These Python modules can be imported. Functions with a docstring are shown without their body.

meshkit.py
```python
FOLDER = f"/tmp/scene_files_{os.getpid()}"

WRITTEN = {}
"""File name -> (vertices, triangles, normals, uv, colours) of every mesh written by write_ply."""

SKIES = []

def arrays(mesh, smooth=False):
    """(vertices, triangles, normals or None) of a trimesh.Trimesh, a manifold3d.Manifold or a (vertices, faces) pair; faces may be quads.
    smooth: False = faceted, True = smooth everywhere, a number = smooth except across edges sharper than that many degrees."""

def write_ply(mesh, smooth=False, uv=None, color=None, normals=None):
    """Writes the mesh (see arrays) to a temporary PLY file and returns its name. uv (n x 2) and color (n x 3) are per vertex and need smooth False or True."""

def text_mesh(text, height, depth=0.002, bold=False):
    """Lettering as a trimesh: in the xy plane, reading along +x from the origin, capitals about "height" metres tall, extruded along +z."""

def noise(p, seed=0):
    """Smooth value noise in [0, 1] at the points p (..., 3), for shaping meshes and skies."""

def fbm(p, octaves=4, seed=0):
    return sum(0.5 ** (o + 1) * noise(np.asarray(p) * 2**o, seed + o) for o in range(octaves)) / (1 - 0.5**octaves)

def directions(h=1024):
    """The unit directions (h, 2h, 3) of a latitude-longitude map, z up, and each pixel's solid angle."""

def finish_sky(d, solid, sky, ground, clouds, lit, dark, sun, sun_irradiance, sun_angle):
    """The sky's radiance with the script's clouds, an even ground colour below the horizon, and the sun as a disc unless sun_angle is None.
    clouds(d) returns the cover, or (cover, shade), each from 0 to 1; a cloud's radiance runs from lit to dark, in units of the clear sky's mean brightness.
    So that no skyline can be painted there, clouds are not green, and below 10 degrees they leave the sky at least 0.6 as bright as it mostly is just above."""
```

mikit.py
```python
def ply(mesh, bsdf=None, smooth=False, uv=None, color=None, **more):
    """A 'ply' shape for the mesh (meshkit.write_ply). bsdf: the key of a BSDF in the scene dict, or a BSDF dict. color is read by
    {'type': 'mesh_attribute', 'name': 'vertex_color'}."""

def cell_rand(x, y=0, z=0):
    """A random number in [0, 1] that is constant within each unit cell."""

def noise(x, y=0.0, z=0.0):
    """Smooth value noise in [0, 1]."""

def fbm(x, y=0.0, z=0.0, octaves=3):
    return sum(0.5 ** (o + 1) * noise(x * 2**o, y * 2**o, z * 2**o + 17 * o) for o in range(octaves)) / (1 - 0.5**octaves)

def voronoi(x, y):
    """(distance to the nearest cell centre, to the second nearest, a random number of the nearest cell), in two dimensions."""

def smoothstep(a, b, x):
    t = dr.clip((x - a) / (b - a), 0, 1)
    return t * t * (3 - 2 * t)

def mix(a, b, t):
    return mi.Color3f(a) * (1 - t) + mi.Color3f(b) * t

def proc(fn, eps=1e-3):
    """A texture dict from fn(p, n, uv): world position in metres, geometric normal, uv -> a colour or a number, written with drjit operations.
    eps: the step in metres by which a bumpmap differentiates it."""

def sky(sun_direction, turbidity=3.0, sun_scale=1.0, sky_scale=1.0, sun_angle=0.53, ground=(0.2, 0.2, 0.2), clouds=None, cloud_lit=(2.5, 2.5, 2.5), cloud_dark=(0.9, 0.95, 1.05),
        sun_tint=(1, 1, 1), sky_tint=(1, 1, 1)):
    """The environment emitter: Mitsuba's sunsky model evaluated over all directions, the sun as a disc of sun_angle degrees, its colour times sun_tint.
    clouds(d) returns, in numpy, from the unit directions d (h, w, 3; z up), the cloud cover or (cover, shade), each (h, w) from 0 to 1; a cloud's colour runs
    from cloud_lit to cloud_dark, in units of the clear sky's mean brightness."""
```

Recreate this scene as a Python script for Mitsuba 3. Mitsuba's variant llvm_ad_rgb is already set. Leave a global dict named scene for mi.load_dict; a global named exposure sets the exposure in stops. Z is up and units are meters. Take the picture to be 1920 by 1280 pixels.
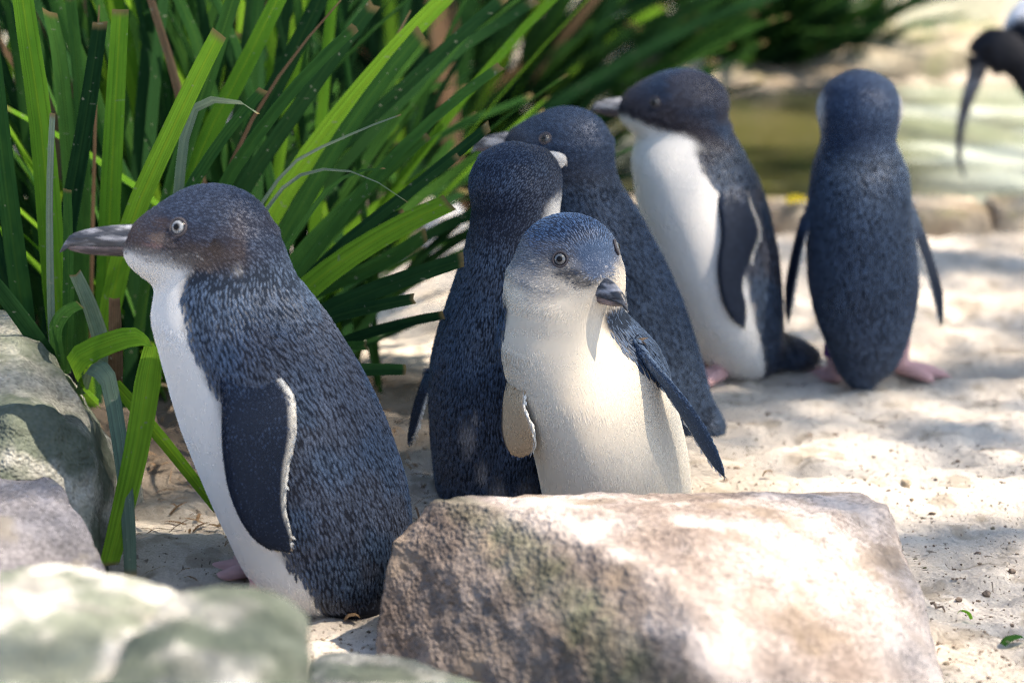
import math, numpy as np, trimesh, manifold3d as m3, drjit as dr, mitsuba as mi, mikit, meshkit
from scipy.interpolate import PchipInterpolator
from scipy.spatial import cKDTree
from mikit import noise, fbm, smoothstep, mix, cell_rand
T = mi.ScalarTransform4f

# ------------------------------------------------------------------ camera, sky, exposure
FOC, CX, CY, CAMZ, TH = 4516.4, 960.0, 640.0, 0.70, math.radians(14.71)
CF, CU = np.array([0, math.cos(TH), -math.sin(TH)]), np.array([0, math.sin(TH), math.cos(TH)])
CAM = np.array([0, 0, CAMZ])
SUN = np.array([0.50, -0.20, 0.84]); SUN /= np.linalg.norm(SUN)
exposure = 3.0
scene, labels = {}, {}
scene['camera'] = {'type': 'thinlens', 'fov': 24.0, 'fov_axis': 'x', 'near_clip': 0.05, 'far_clip': 400.0,
                   'aperture_radius': 0.0100, 'focus_distance': 2.02,
                   'to_world': T().look_at(origin=CAM.tolist(), target=(CAM + CF).tolist(), up=[0, 0, 1])}
scene['sky_light'] = mikit.sky(SUN.tolist(), turbidity=5.5, sun_tint=(0.95, 0.985, 1.04), sky_tint=(1.0, 0.99, 0.98))
rng = np.random.default_rng(7)

# ------------------------------------------------------------------ helpers
def at(px, py, Y):
    """the point of the plane y = Y that a surveyed sight line meets"""
    d = CF + np.array([1.0, 0, 0]) * (px - CX) / FOC + CU * (CY - py) / FOC
    return CAM + d * (Y / d[1])
def on_ground(px, py, z=0.0):
    d = CF + np.array([1.0, 0, 0]) * (px - CX) / FOC + CU * (CY - py) / FOC
    return CAM + d * ((z - CAMZ) / d[2])
def unit(v): v = np.asarray(v, float); return v / max(np.linalg.norm(v), 1e-12)
def units(v): return v / np.maximum(np.linalg.norm(v, axis=-1, keepdims=True), 1e-12)
def sstep(a, b, x): t = np.clip((x - a) / (b - a), 0, 1); return t * t * (3 - 2 * t)
def lerp(a, b, t): return np.asarray(a) * (1 - t) + np.asarray(b) * t
def smin(a, b, k): h = np.clip(0.5 + 0.5 * (b - a) / k, 0, 1); return b * (1 - h) + a * h - k * h * (1 - h)
used = set()
def numbered(key):
    k, n = key, 0
    while k in used: n += 1; k = f'{key}_{n:03d}'
    used.add(k); return k
def add(key, mesh, bsdf, smooth=True, label=None, cat=None, group=None, kind=None, **kw):
    key = numbered(key); scene[key] = mikit.ply(mesh, bsdf, smooth=smooth, **kw); tag(key, label, cat, group, kind); return key
def tag(key, label=None, cat=None, group=None, kind=None):
    d = {k: v for k, v in (('label', label), ('category', cat), ('group', group), ('kind', kind)) if v}
    if d: labels[key] = d
def thing(name, label, cat, group=None): k = numbered(name); tag(k, label, cat, group); return k
def grid_faces(n, m, wrap=False):
    i, j = np.meshgrid(np.arange(n - 1), np.arange(m if wrap else m - 1), indexing='ij'); i, j = i.ravel(), j.ravel(); j2 = (j + 1) % m
    a, b, c, d = i * m + j, i * m + j2, (i + 1) * m + j2, (i + 1) * m + j
    return np.vstack([np.stack([a, b, c], 1), np.stack([a, c, d], 1)])
def loft(rings):
    """closed mesh from rings (n, m, 3), capped with a centre point at each end"""
    n, m = rings.shape[:2]
    v = np.vstack([rings.reshape(-1, 3), rings[0].mean(0), rings[-1].mean(0)]); j = np.arange(m); j2 = (j + 1) % m
    f = np.vstack([grid_faces(n, m, True), np.stack([j2, j, j * 0 + n * m], 1), np.stack([(n - 1) * m + j, (n - 1) * m + j2, j * 0 + n * m + 1], 1)])
    t = trimesh.Trimesh(v, f, process=False)
    if t.volume < 0: t.invert()
    return t
def tube(path, radii, m=10):
    path, radii = np.asarray(path, float), np.asarray(radii, float)
    tan = units(np.gradient(path, axis=0)); ref = np.array([0.31, 0.2, 0.93]); out = []
    for p, t, r in zip(path, tan, radii):
        a = unit(np.cross(t, ref if abs(t @ ref) < 0.95 else [1, 0, 0])); b = np.cross(t, a); th = np.arange(m) / m * 2 * np.pi
        out.append(p + r * (np.cos(th)[:, None] * a + np.sin(th)[:, None] * b))
    return loft(np.array(out))
def curve(pts, n):
    pts = np.asarray(pts, float); s = np.r_[0, np.cumsum(np.linalg.norm(np.diff(pts, axis=0), axis=1))]
    return PchipInterpolator(s, pts)(np.linspace(0, s[-1], n)) if len(pts) > 2 else pts[0] + (pts[-1] - pts[0]) * np.linspace(0, 1, n)[:, None]
def surface_net(F, o, h):
    """smooth closed mesh of F < 0 on a regular grid"""
    ins = F < 0; nx, ny, nz = F.shape
    acc, cnt = np.zeros((nx - 1, ny - 1, nz - 1, 3)), np.zeros((nx - 1, ny - 1, nz - 1))
    sl = lambda a, n: slice(a, n - 1 + a)
    for ax in range(3):
        o1, o2 = [k for k in range(3) if k != ax]
        for p in (0, 1):
            for q in (0, 1):
                off = [0, 0, 0]; off[o1], off[o2] = p, q; A = F[sl(off[0], nx), sl(off[1], ny), sl(off[2], nz)]
                off2 = list(off); off2[ax] = 1; B = F[sl(off2[0], nx), sl(off2[1], ny), sl(off2[2], nz)]
                c = (A < 0) != (B < 0); t = np.where(c, A / np.where(c, A - B, 1), 0)
                cnt += c
                for k in range(3): acc[..., k] += c * (t if k == ax else off[k])
    act = cnt > 0; idx = np.full(act.shape, -1); idx[act] = np.arange(act.sum()); ii = np.argwhere(act)
    v = (ii + acc[act] / cnt[act][:, None]) * h + o; quads = []
    for ax in range(3):
        a, b = [(1, 2), (2, 0), (0, 1)][ax]; n = [nx, ny, nz]; s0 = [slice(1, k - 1) for k in n]; s1 = list(s0)
        s0[ax] = slice(0, n[ax] - 1); s1[ax] = slice(1, n[ax]); A, B = ins[tuple(s0)], ins[tuple(s1)]
        for flip in (0, 1):
            e = np.argwhere((A & ~B) if not flip else (~A & B))
            base = e + 1; base[:, ax] -= 1
            def cell(da, db): c = base.copy(); c[:, a] += da; c[:, b] += db; return idx[c[:, 0], c[:, 1], c[:, 2]]
            q = np.stack([cell(-1, -1), cell(0, -1), cell(0, 0), cell(-1, 0)], 1)
            quads.append(q[:, ::-1] if flip else q)
    q = np.vstack(quads); return trimesh.Trimesh(v, np.vstack([q[:, [0, 1, 2]], q[:, [0, 2, 3]]]), process=False)
def hull(pts): return m3.Manifold.hull_points(np.asarray(pts, np.float32))
def to_tm(m): r = m.to_mesh(); return trimesh.Trimesh(r.vert_properties[:, :3], r.tri_verts, process=False)
def vcol(m, key): return m

# ------------------------------------------------------------------ materials
def lin(r, g, b): return [((c / 255 + 0.055) / 1.055) ** 2.4 if c > 10 else c / 255 / 12.92 for c in (r, g, b)]
def diffuse(fn, bump=None, scale=1.0, eps=1e-3, rough=0.9, spec=0.25):
    b = {'type': 'principled', 'base_color': mikit.proc(fn), 'roughness': rough, 'specular': spec}
    if bump is not None: b = {'type': 'bumpmap', 'arbitrary': mikit.proc(bump, eps), 'bsdf': b, 'scale': scale}
    return {'type': 'twosided', 'bsdf': b}
def sand_color(p, n, uv):
    a = fbm(p.x * 6, p.y * 6, 3.0, 4); g = noise(p.x * 900, p.y * 900, p.z * 900); d = fbm(p.x * 38, p.y * 46, 1.0, 3)
    c = mix((0.32, 0.284, 0.238), (0.45, 0.408, 0.352), smoothstep(0.3, 0.7, a))
    c = c * (0.80 + 0.40 * g)
    c = mix(c, (0.17, 0.14, 0.10), 0.55 * smoothstep(0.60, 0.78, d))
    speck = noise(p.x * 330 + 9, p.y * 330, 5.0)
    c = mix(c, (0.07, 0.055, 0.04), 0.75 * smoothstep(0.86, 0.93, speck))
    # darker brown ground in the bed under the strap leaved plants
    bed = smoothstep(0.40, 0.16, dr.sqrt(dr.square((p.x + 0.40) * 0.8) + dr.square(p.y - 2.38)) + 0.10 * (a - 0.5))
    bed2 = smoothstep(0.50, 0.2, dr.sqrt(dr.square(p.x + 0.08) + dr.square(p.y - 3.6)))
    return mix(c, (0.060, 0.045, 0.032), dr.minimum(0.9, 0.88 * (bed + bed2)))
def sand_bump(p, n, uv): return 0.0012 * noise(p.x * 420, p.y * 420) + 0.0026 * fbm(p.x * 90, p.y * 110, 0.0, 3)
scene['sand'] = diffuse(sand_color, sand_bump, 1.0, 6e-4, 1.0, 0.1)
def stone(base, dark, moss, moss_amount, s, seed, gloss=0.85, bump=0.006, shade_stain=None):
    def col(p, n, uv):
        x, y, z = p.x + seed, p.y, p.z
        a, b, g = fbm(x * 9 * s, y * 9 * s, z * 9 * s, 4), fbm(x * 40 * s, y * 40 * s, z * 40 * s, 3), noise(x * 420, y * 420, z * 420)
        c = mix(dark, base, smoothstep(0.28, 0.66, 0.6 * a + 0.4 * b)) * (0.55 + 0.85 * g)
        c = mix(c, mi.Color3f(base) * 1.35, 0.5 * smoothstep(0.62, 0.74, b))
        m = smoothstep(1 - moss_amount - 0.12, 1 - moss_amount + 0.12, fbm(x * 26 * s + 5, y * 26 * s, z * 26 * s, 4) + 0.05 * (b - 0.5))
        if shade_stain is not None:
            w, st = shade_stain(p, n, uv); c = mix(c, c * mix(mix((0.52, 0.50, 0.48), (0.40, 0.38, 0.36), smoothstep(0.35, 0.75, st)), (0.27, 0.34, 0.22), smoothstep(0.020, 0.004, dr.abs((p.x - 0.038) * 0.876 + (p.y - 1.66) * 0.482 + 0.035) - 0.012 * (st - 0.5)) * (0.2 + 0.7 * st)), w)
        return dr.clip(mix(c, mi.Color3f(moss) * (0.6 + 0.8 * b), 0.85 * m), 0, 0.85)
    def bmp(p, n, uv):
        x, y, z = p.x + seed, p.y, p.z
        return bump * (fbm(x * 110 * s, y * 110 * s, z * 110 * s, 4) + 0.4 * noise(x * 500, y * 500, z * 500))
    return diffuse(col, bmp, 1.0, 8e-4, gloss, 0.3)
def side_shade_stain(p, n, uv):  # left of the ridge: shade painted as darker tone, plus a green stain streak
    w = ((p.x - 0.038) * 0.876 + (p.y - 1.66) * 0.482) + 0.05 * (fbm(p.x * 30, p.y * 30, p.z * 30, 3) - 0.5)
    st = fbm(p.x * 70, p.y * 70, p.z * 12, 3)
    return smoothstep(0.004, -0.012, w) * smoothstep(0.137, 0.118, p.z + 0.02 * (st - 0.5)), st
scene['stone_tan'] = stone((0.40, 0.352, 0.322), (0.19, 0.152, 0.13), (0.21, 0.165, 0.125), 0.38, 1.0, 3.1, bump=0.006, shade_stain=side_shade_stain)
scene['stone_mossy'] = stone((0.30, 0.295, 0.26), (0.085, 0.088, 0.075), (0.050, 0.066, 0.045), 0.56, 0.9, 7.7)
scene['stone_moss_light'] = stone((0.44, 0.43, 0.39), (0.11, 0.115, 0.10), (0.06, 0.078, 0.056), 0.52, 1.0, 17.7)
scene['stone_pale'] = stone((0.50, 0.485, 0.44), (0.17, 0.165, 0.145), (0.10, 0.12, 0.085), 0.50, 1.1, 12.3)
scene['stone_grey'] = stone((0.20, 0.19, 0.20), (0.10, 0.095, 0.10), (0.2, 0.18, 0.15), 0.3, 1.3, 21.0)
scene['stone_bank'] = stone((0.50, 0.46, 0.36), (0.26, 0.22, 0.16), (0.15, 0.17, 0.07), 0.42, 0.5, 31.0)
scene['stone_white'] = stone((0.62, 0.60, 0.57), (0.40, 0.38, 0.35), (0.3, 0.28, 0.22), 0.2, 1.0, 44.0)
scene['stone_kerb'] = stone((0.42, 0.36, 0.27), (0.17, 0.125, 0.085), (0.16, 0.15, 0.07), 0.35, 0.8, 52.0)
def wall_color(p, n, uv):
    a, b = fbm(p.x * 1.7, p.z * 2.3, 0.0, 4), fbm(p.x * 9, p.z * 3, 4.0, 3)
    return mix((0.50, 0.49, 0.37), (0.68, 0.67, 0.53), smoothstep(0.25, 0.75, 0.6 * a + 0.4 * b))
scene['render_wall'] = diffuse(wall_color, lambda p, n, uv: 0.002 * fbm(p.x * 60, p.z * 60, 0.0, 3), 1.0, 2e-3, 0.95, 0.2)
def water_color(p, n, uv):
    a = fbm(p.x * 2.2, p.y * 3.0, 0.0, 4)
    c = mix((0.022, 0.026, 0.011), (0.070, 0.068, 0.024), smoothstep(0.35, 0.68, a))
    painted_reflection = fbm(p.x * 5, p.y * 14, 7.0, 4)  # bright reflections towards the right, painted as pale streaks
    return mix(c, mix((0.13, 0.16, 0.10), (0.42, 0.47, 0.41), smoothstep(0.4, 0.62, painted_reflection)), smoothstep(0.60, 0.80, p.x + 0.3 * (a - 0.5)))
scene['pond_water'] = {'type': 'bumpmap', 'arbitrary': mikit.proc(lambda p, n, uv: 0.007 * fbm(p.x * 9, p.y * 30, 0.0, 3), 3e-3), 'scale': 1.0,
                       'bsdf': {'type': 'principled', 'base_color': mikit.proc(water_color), 'roughness': 0.06, 'eta': 1.33, 'clearcoat': 0.0}}
def leaf_bsdf(c0, c1, trans=0.85, rough=0.38):
    def col(p, n, uv):
        i = dr.floor(uv.x); u = uv.x - i; v = uv.y
        r, r2 = cell_rand(i, 3), cell_rand(i, 11)
        vein = noise(u * 26, i * 7.0, v * 1.5); blot = fbm(u * 3 + i, v * 18, 0.0, 3)
        c = mix(c0, c1, dr.clip(0.15 + 0.85 * r + 0.5 * (blot - 0.5), 0, 1)) * (0.74 + 0.50 * vein)
        c = mix(c, mi.Color3f(c1) * mi.Color3f(1.5, 1.2, 1.0), 0.5 * smoothstep(0.08, 0.0, dr.abs(u - 0.5)) * r2)
        c = mix(c, (0.20, 0.15, 0.07), smoothstep(0.972, 0.998, v) * 0.9)
        sp = noise(p.x * 260 + 5, p.y * 260, p.z * 260)
        return mix(c, (0.28, 0.29, 0.22), 0.5 * smoothstep(0.86, 0.95, sp))
    return {'type': 'principledthin', 'base_color': mikit.proc(col), 'roughness': rough, 'diff_trans': trans, 'eta': 1.4, 'spec_trans': 0.0}
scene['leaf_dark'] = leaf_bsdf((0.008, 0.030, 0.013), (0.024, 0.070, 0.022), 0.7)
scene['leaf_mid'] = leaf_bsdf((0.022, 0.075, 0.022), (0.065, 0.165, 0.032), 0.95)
scene['leaf_bright'] = leaf_bsdf((0.10, 0.25, 0.022), (0.21, 0.40, 0.032), 1.1)  # sun glow of backlit blades is put into this green
scene['leaf_grey'] = leaf_bsdf((0.10, 0.15, 0.10), (0.20, 0.27, 0.19), 0.7)
scene['leaf_dry'] = leaf_bsdf((0.12, 0.075, 0.045), (0.26, 0.18, 0.11), 0.6, 0.7)
scene['leaf_canopy'] = leaf_bsdf((0.030, 0.060, 0.020), (0.055, 0.10, 0.03), 0.8)
scene['bark'] = stone((0.22, 0.17, 0.13), (0.09, 0.065, 0.05), (0.1, 0.1, 0.06), 0.3, 2.0, 60.0)
VC = {'type': 'mesh_attribute', 'name': 'vertex_color'}
scene['plumage_dark'] = {'type': 'twosided', 'bsdf': {'type': 'principled', 'base_color': VC, 'roughness': 0.45, 'specular': 0.25}}
scene['plumage_soft'] = {'type': 'twosided', 'bsdf': {'type': 'principled', 'base_color': VC, 'roughness': 0.75, 'specular': 0.15}}
scene['skin'] = {'type': 'twosided', 'bsdf': {'type': 'principled', 'base_color': VC, 'roughness': 0.7, 'specular': 0.3}}
def bill_color(p, n, uv):
    a, b = fbm(p.x * 60, p.y * 90, p.z * 200, 4), noise(p.x * 300, p.y * 500, p.z * 900)
    return mix((0.024, 0.027, 0.034), (0.22, 0.23, 0.26), smoothstep(0.42, 0.70, a)) * (0.75 + 0.5 * b)
def bill_low(p, n, uv):
    a, b = fbm(p.x * 90, p.y * 90, p.z * 260, 3), noise(p.x * 500, p.y * 500, p.z * 900)
    return mix((0.055, 0.045, 0.048), (0.20, 0.155, 0.155), smoothstep(0.35, 0.72, a)) * (0.75 + 0.5 * b)
bb = lambda p, n, uv: 0.0008 * fbm(p.x * 150, p.y * 150, p.z * 400, 3)
scene['bill_dark'] = diffuse(bill_color, bb, 1.0, 3e-4, 0.42, 0.5)
scene['bill_pink'] = diffuse(bill_low, bb, 1.0, 3e-4, 0.45, 0.5)
scene['bill_sunlit'] = {'type': 'twosided', 'bsdf': {'type': 'principled', 'base_color': {'type': 'rgb', 'value': [0.42, 0.40, 0.38]}, 'roughness': 0.4}}  # sunlight on the turned bill, put into its pale colour
scene['eye_wet'] = {'type': 'principled', 'base_color': VC, 'roughness': 0.12, 'specular': 0.6, 'clearcoat': 1.0, 'clearcoat_gloss': 0.95}
scene['eye_black'] = {'type': 'principled', 'base_color': {'type': 'rgb', 'value': [0.004, 0.004, 0.005]}, 'roughness': 0.45, 'specular': 0.15}
scene['band_purple'] = {'type': 'principled', 'base_color': {'type': 'rgb', 'value': [0.12, 0.04, 0.22]}, 'roughness': 0.4, 'metallic': 0.3}

# ------------------------------------------------------------------ ground, pond, wall
def spread(lo, hi, step, far, grow=1.35):
    c = list(np.arange(lo, hi + 1e-9, step)); d = step
    while c[-1] < far: d *= grow; c.append(c[-1] + d)
    d = step
    while c[0] > -far: d *= grow; c.insert(0, c[0] - d)
    return np.array(c)
def pond_mask(x, y):
    """above 0 inside the pond"""
    wob = 0.05 * np.sin(x * 3.1 + 1.0) + 0.03 * np.sin(x * 7.3)
    return np.minimum.reduce([y - 3.30, 4.62 + wob - y, x + 0.02 + 0.25 * (y - 3.3), 4.5 - x])
def ground_height(x, y):
    P = np.stack([x, y, x * 0], -1)
    h = 0.010 * (meshkit.fbm(P * [7, 10, 1], 3, 1) - 0.5) + 0.010 * (meshkit.fbm(P * [24, 30, 1], 3, 2) - 0.5) + 0.006 * (meshkit.noise(P * [60, 75, 1], 3) - 0.5)
    h = h - 0.007 * sstep(0.66, 0.80, meshkit.noise(P * [26, 30, 1], 21))
    h = h * np.clip(1.6 - 0.1 * np.abs(y - 2), 0.2, 1)
    h += 0.028 * np.exp(-((x + 0.31) ** 2 + (y - 1.93) ** 2) / 0.006)
    h += 0.05 * sstep(0.32, 0.0, np.hypot((x + 0.42) * 0.8, y - 2.42))
    return h - 0.22 * sstep(0.0, 0.16, pond_mask(x, y) + 0.02)
gx, gy = spread(-0.95, 1.25, 0.0085, 90), spread(1.30, 3.25, 0.0085, 90)
X, Y = np.meshgrid(gx, gy, indexing='ij')
Z = ground_height(X, Y)
gv = np.stack([X, Y, Z], -1).reshape(-1, 3)
gf = grid_faces(len(gx), len(gy)); 
gm = trimesh.Trimesh(gv, gf, process=False)
if gm.face_normals[0][2] < 0: gm.invert()
add('ground', gm, 'sand', True, 'pale trodden sand with shallow dimples and bits of litter', 'sand', kind='structure')
def gz(x, y): return float(ground_height(np.array([x]), np.array([y]))[0])
wx, wy = np.linspace(-0.6, 4.6, 60), np.linspace(3.24, 4.75, 24)
X, Y = np.meshgrid(wx, wy, indexing='ij')
wm = trimesh.Trimesh(np.stack([X, Y, X * 0 - 0.022], -1).reshape(-1, 3), grid_faces(60, 24), process=False)
if wm.face_normals[0][2] < 0: wm.invert()
add('water', wm, 'pond_water', True, 'shallow olive pond water with pale reflections behind the penguins', 'pond', kind='structure')
def rock_mesh(pts, seed, length=0.008, amp=0.010, freq=14, chip=0.0, smooth=4, chips=0):
    H = hull(pts); q = np.random.default_rng(seed + 500); P = np.asarray(H.to_mesh().vert_properties)[:, :3]; size = np.ptp(P, axis=0).max()
    for k in range(chips):
        n = unit(q.normal(size=3) + [0, -0.3, 0.1]); H = H.trim_by_plane((-n).tolist(), float(-((P @ n).max() - size * q.uniform(0.006, 0.030))))
    m = to_tm(H.refine_to_length(length))
    m.merge_vertices(); trimesh.smoothing.filter_laplacian(m, iterations=smooth)
    v, n = np.array(m.vertices), np.array(m.vertex_normals)
    d = meshkit.fbm(v * freq, 4, seed) - 0.5
    s = meshkit.fbm(v * freq * 3.3, 3, seed + 9) - 0.5
    c = -np.abs(meshkit.fbm(v * freq * 0.6, 3, seed + 20) - 0.5)
    m.vertices = v + n * (amp * (1.5 * d + 0.7 * s) + chip * c)[:, None]
    return m
def block(x0, x1, y0, y1, z0, z1, seed, j=0.01):
    r = np.random.default_rng(seed); return [[x + r.uniform(-j, j), y + r.uniform(-j, j), z + r.uniform(-j, j) * 0.5] for x in (x0, x1) for y in (y0, y1) for z in (z0, z1)]
# pond kerb of rough stones
kb = thing('kerb', 'low kerb of rough brown stones along the front of the pond', 'kerb'); labels[kb]['kind'] = 'structure'
x = 0.12; i = 0
while x < 2.6:
    w = rng.uniform(0.20, 0.36); pts = block(x + 0.004, x + w - 0.004, 3.205 + rng.uniform(-.008, .008), 3.315, -0.06, 0.034 + rng.uniform(-.006, .006), 100 + i, 0.006)
    add(kb + '__stone', rock_mesh(pts, 40 + i, 0.014, 0.006, 20, 0.006, 2), 'stone_kerb'); x += w; i += 1
wallk = thing('garden_wall', 'pale cream rendered wall beyond the pond, top right', 'wall')
wb = trimesh.creation.box((12, 0.2, 2.2)); wb.apply_translation((2.0, 5.36, 1.0)); add(wallk + '__wall', wb, 'render_wall', False)
cp = trimesh.creation.box((12.1, 0.28, 0.06)); cp.apply_translation((2.0, 5.36, 2.132)); add(wallk + '__coping', cp, 'stone_kerb', False)

# ------------------------------------------------------------------ rocks
def rock(pts, label, mat, seed, name='rock', group=None, **kw):
    return add(name, rock_mesh(pts, seed, **kw), mat, True, label, 'rock', group)
A = at
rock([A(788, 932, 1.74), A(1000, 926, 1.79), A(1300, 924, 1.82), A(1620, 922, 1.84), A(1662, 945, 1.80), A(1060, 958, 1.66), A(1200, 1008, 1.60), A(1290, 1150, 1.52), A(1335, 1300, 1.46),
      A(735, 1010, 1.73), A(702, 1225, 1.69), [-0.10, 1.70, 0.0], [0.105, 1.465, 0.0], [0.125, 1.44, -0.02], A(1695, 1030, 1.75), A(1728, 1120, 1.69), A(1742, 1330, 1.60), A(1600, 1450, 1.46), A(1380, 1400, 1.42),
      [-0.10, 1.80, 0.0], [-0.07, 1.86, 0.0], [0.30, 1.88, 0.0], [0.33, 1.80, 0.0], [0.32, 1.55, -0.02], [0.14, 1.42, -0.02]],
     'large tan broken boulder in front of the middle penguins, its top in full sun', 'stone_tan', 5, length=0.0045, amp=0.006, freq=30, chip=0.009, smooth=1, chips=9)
rock([A(-60, 545, 2.10), A(30, 575, 2.06), A(100, 690, 2.00), A(165, 765, 1.95), A(182, 860, 1.90), A(180, 1000, 1.84), A(150, 1060, 1.82), A(-60, 1000, 1.80), A(-60, 720, 1.92), [-0.62, 2.2, 0.0], [-0.34, 2.12, 0.0], [-0.33, 1.8, -0.02], [-0.6, 1.75, -0.02], A(60, 800, 1.86)],
     'green grey mossy boulder under the strap leaves at the left edge', 'stone_mossy', 11, length=0.006, amp=0.010, freq=18, chip=0.016, smooth=2, chips=16)
rock([A(-60, 890, 1.80), A(95, 893, 1.78), A(125, 930, 1.75), A(175, 1000, 1.72), A(200, 1060, 1.69), A(190, 1120, 1.66), A(-60, 1080, 1.60), A(-60, 990, 1.66), [-0.5, 1.85, 0.0], [-0.32, 1.80, 0.0], [-0.28, 1.68, -0.02], [-0.5, 1.58, -0.02]],
     'smooth grey slab of rock with a slanting edge at the left edge', 'stone_grey', 17, length=0.006, amp=0.006, freq=26, chip=0.008, smooth=1, chips=12)
rock([A(-80, 1078, 1.41), A(40, 1058, 1.43), A(150, 1052, 1.43), A(230, 1066, 1.42), A(320, 1098, 1.40), A(370, 1120, 1.38), A(180, 1130, 1.31), A(-80, 1180, 1.23), A(280, 1210, 1.24), A(60, 1350, 1.12), A(-80, 1400, 1.10), [-0.5, 1.45, 0.0], [-0.2, 1.42, 0.0], [-0.45, 1.05, 0.0], [-0.17, 1.08, 0.0]],
     'pale sunlit out of focus rock in the bottom left corner', 'stone_pale', 23, length=0.006, amp=0.016, freq=16, chip=0.018, smooth=2, chips=18)
rock([A(330, 1100, 1.33), A(400, 1080, 1.35), A(470, 1085, 1.35), A(530, 1118, 1.33), A(575, 1168, 1.31), A(603, 1240, 1.28), A(610, 1340, 1.24), A(240, 1180, 1.24), A(330, 1180, 1.22), A(150, 1310, 1.14), A(480, 1300, 1.14), A(330, 1340, 1.10), [-0.21, 1.38, 0.0], [-0.115, 1.36, 0.0], [-0.105, 1.18, 0.0], [-0.26, 1.08, 0.0], [-0.14, 1.06, 0.0]],
     'rounded green mossy rock in the foreground, left of the tan boulder', 'stone_moss_light', 29, length=0.006, amp=0.016, freq=16, chip=0.016, smooth=3, chips=14)
rock([A(585, 1222, 1.55), A(700, 1232, 1.55), A(820, 1252, 1.53), A(930, 1285, 1.50), A(590, 1330, 1.44), A(880, 1380, 1.40), A(700, 1300, 1.44), [-0.14, 1.60, 0.0], [0.0, 1.56, 0.0], [-0.13, 1.36, 0.0], [0.0, 1.36, 0.0]],
     'low dark green rock at the bottom edge in front of the tan boulder', 'stone_mossy', 31, length=0.006, amp=0.008, freq=22, smooth=2, chips=8)
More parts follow.
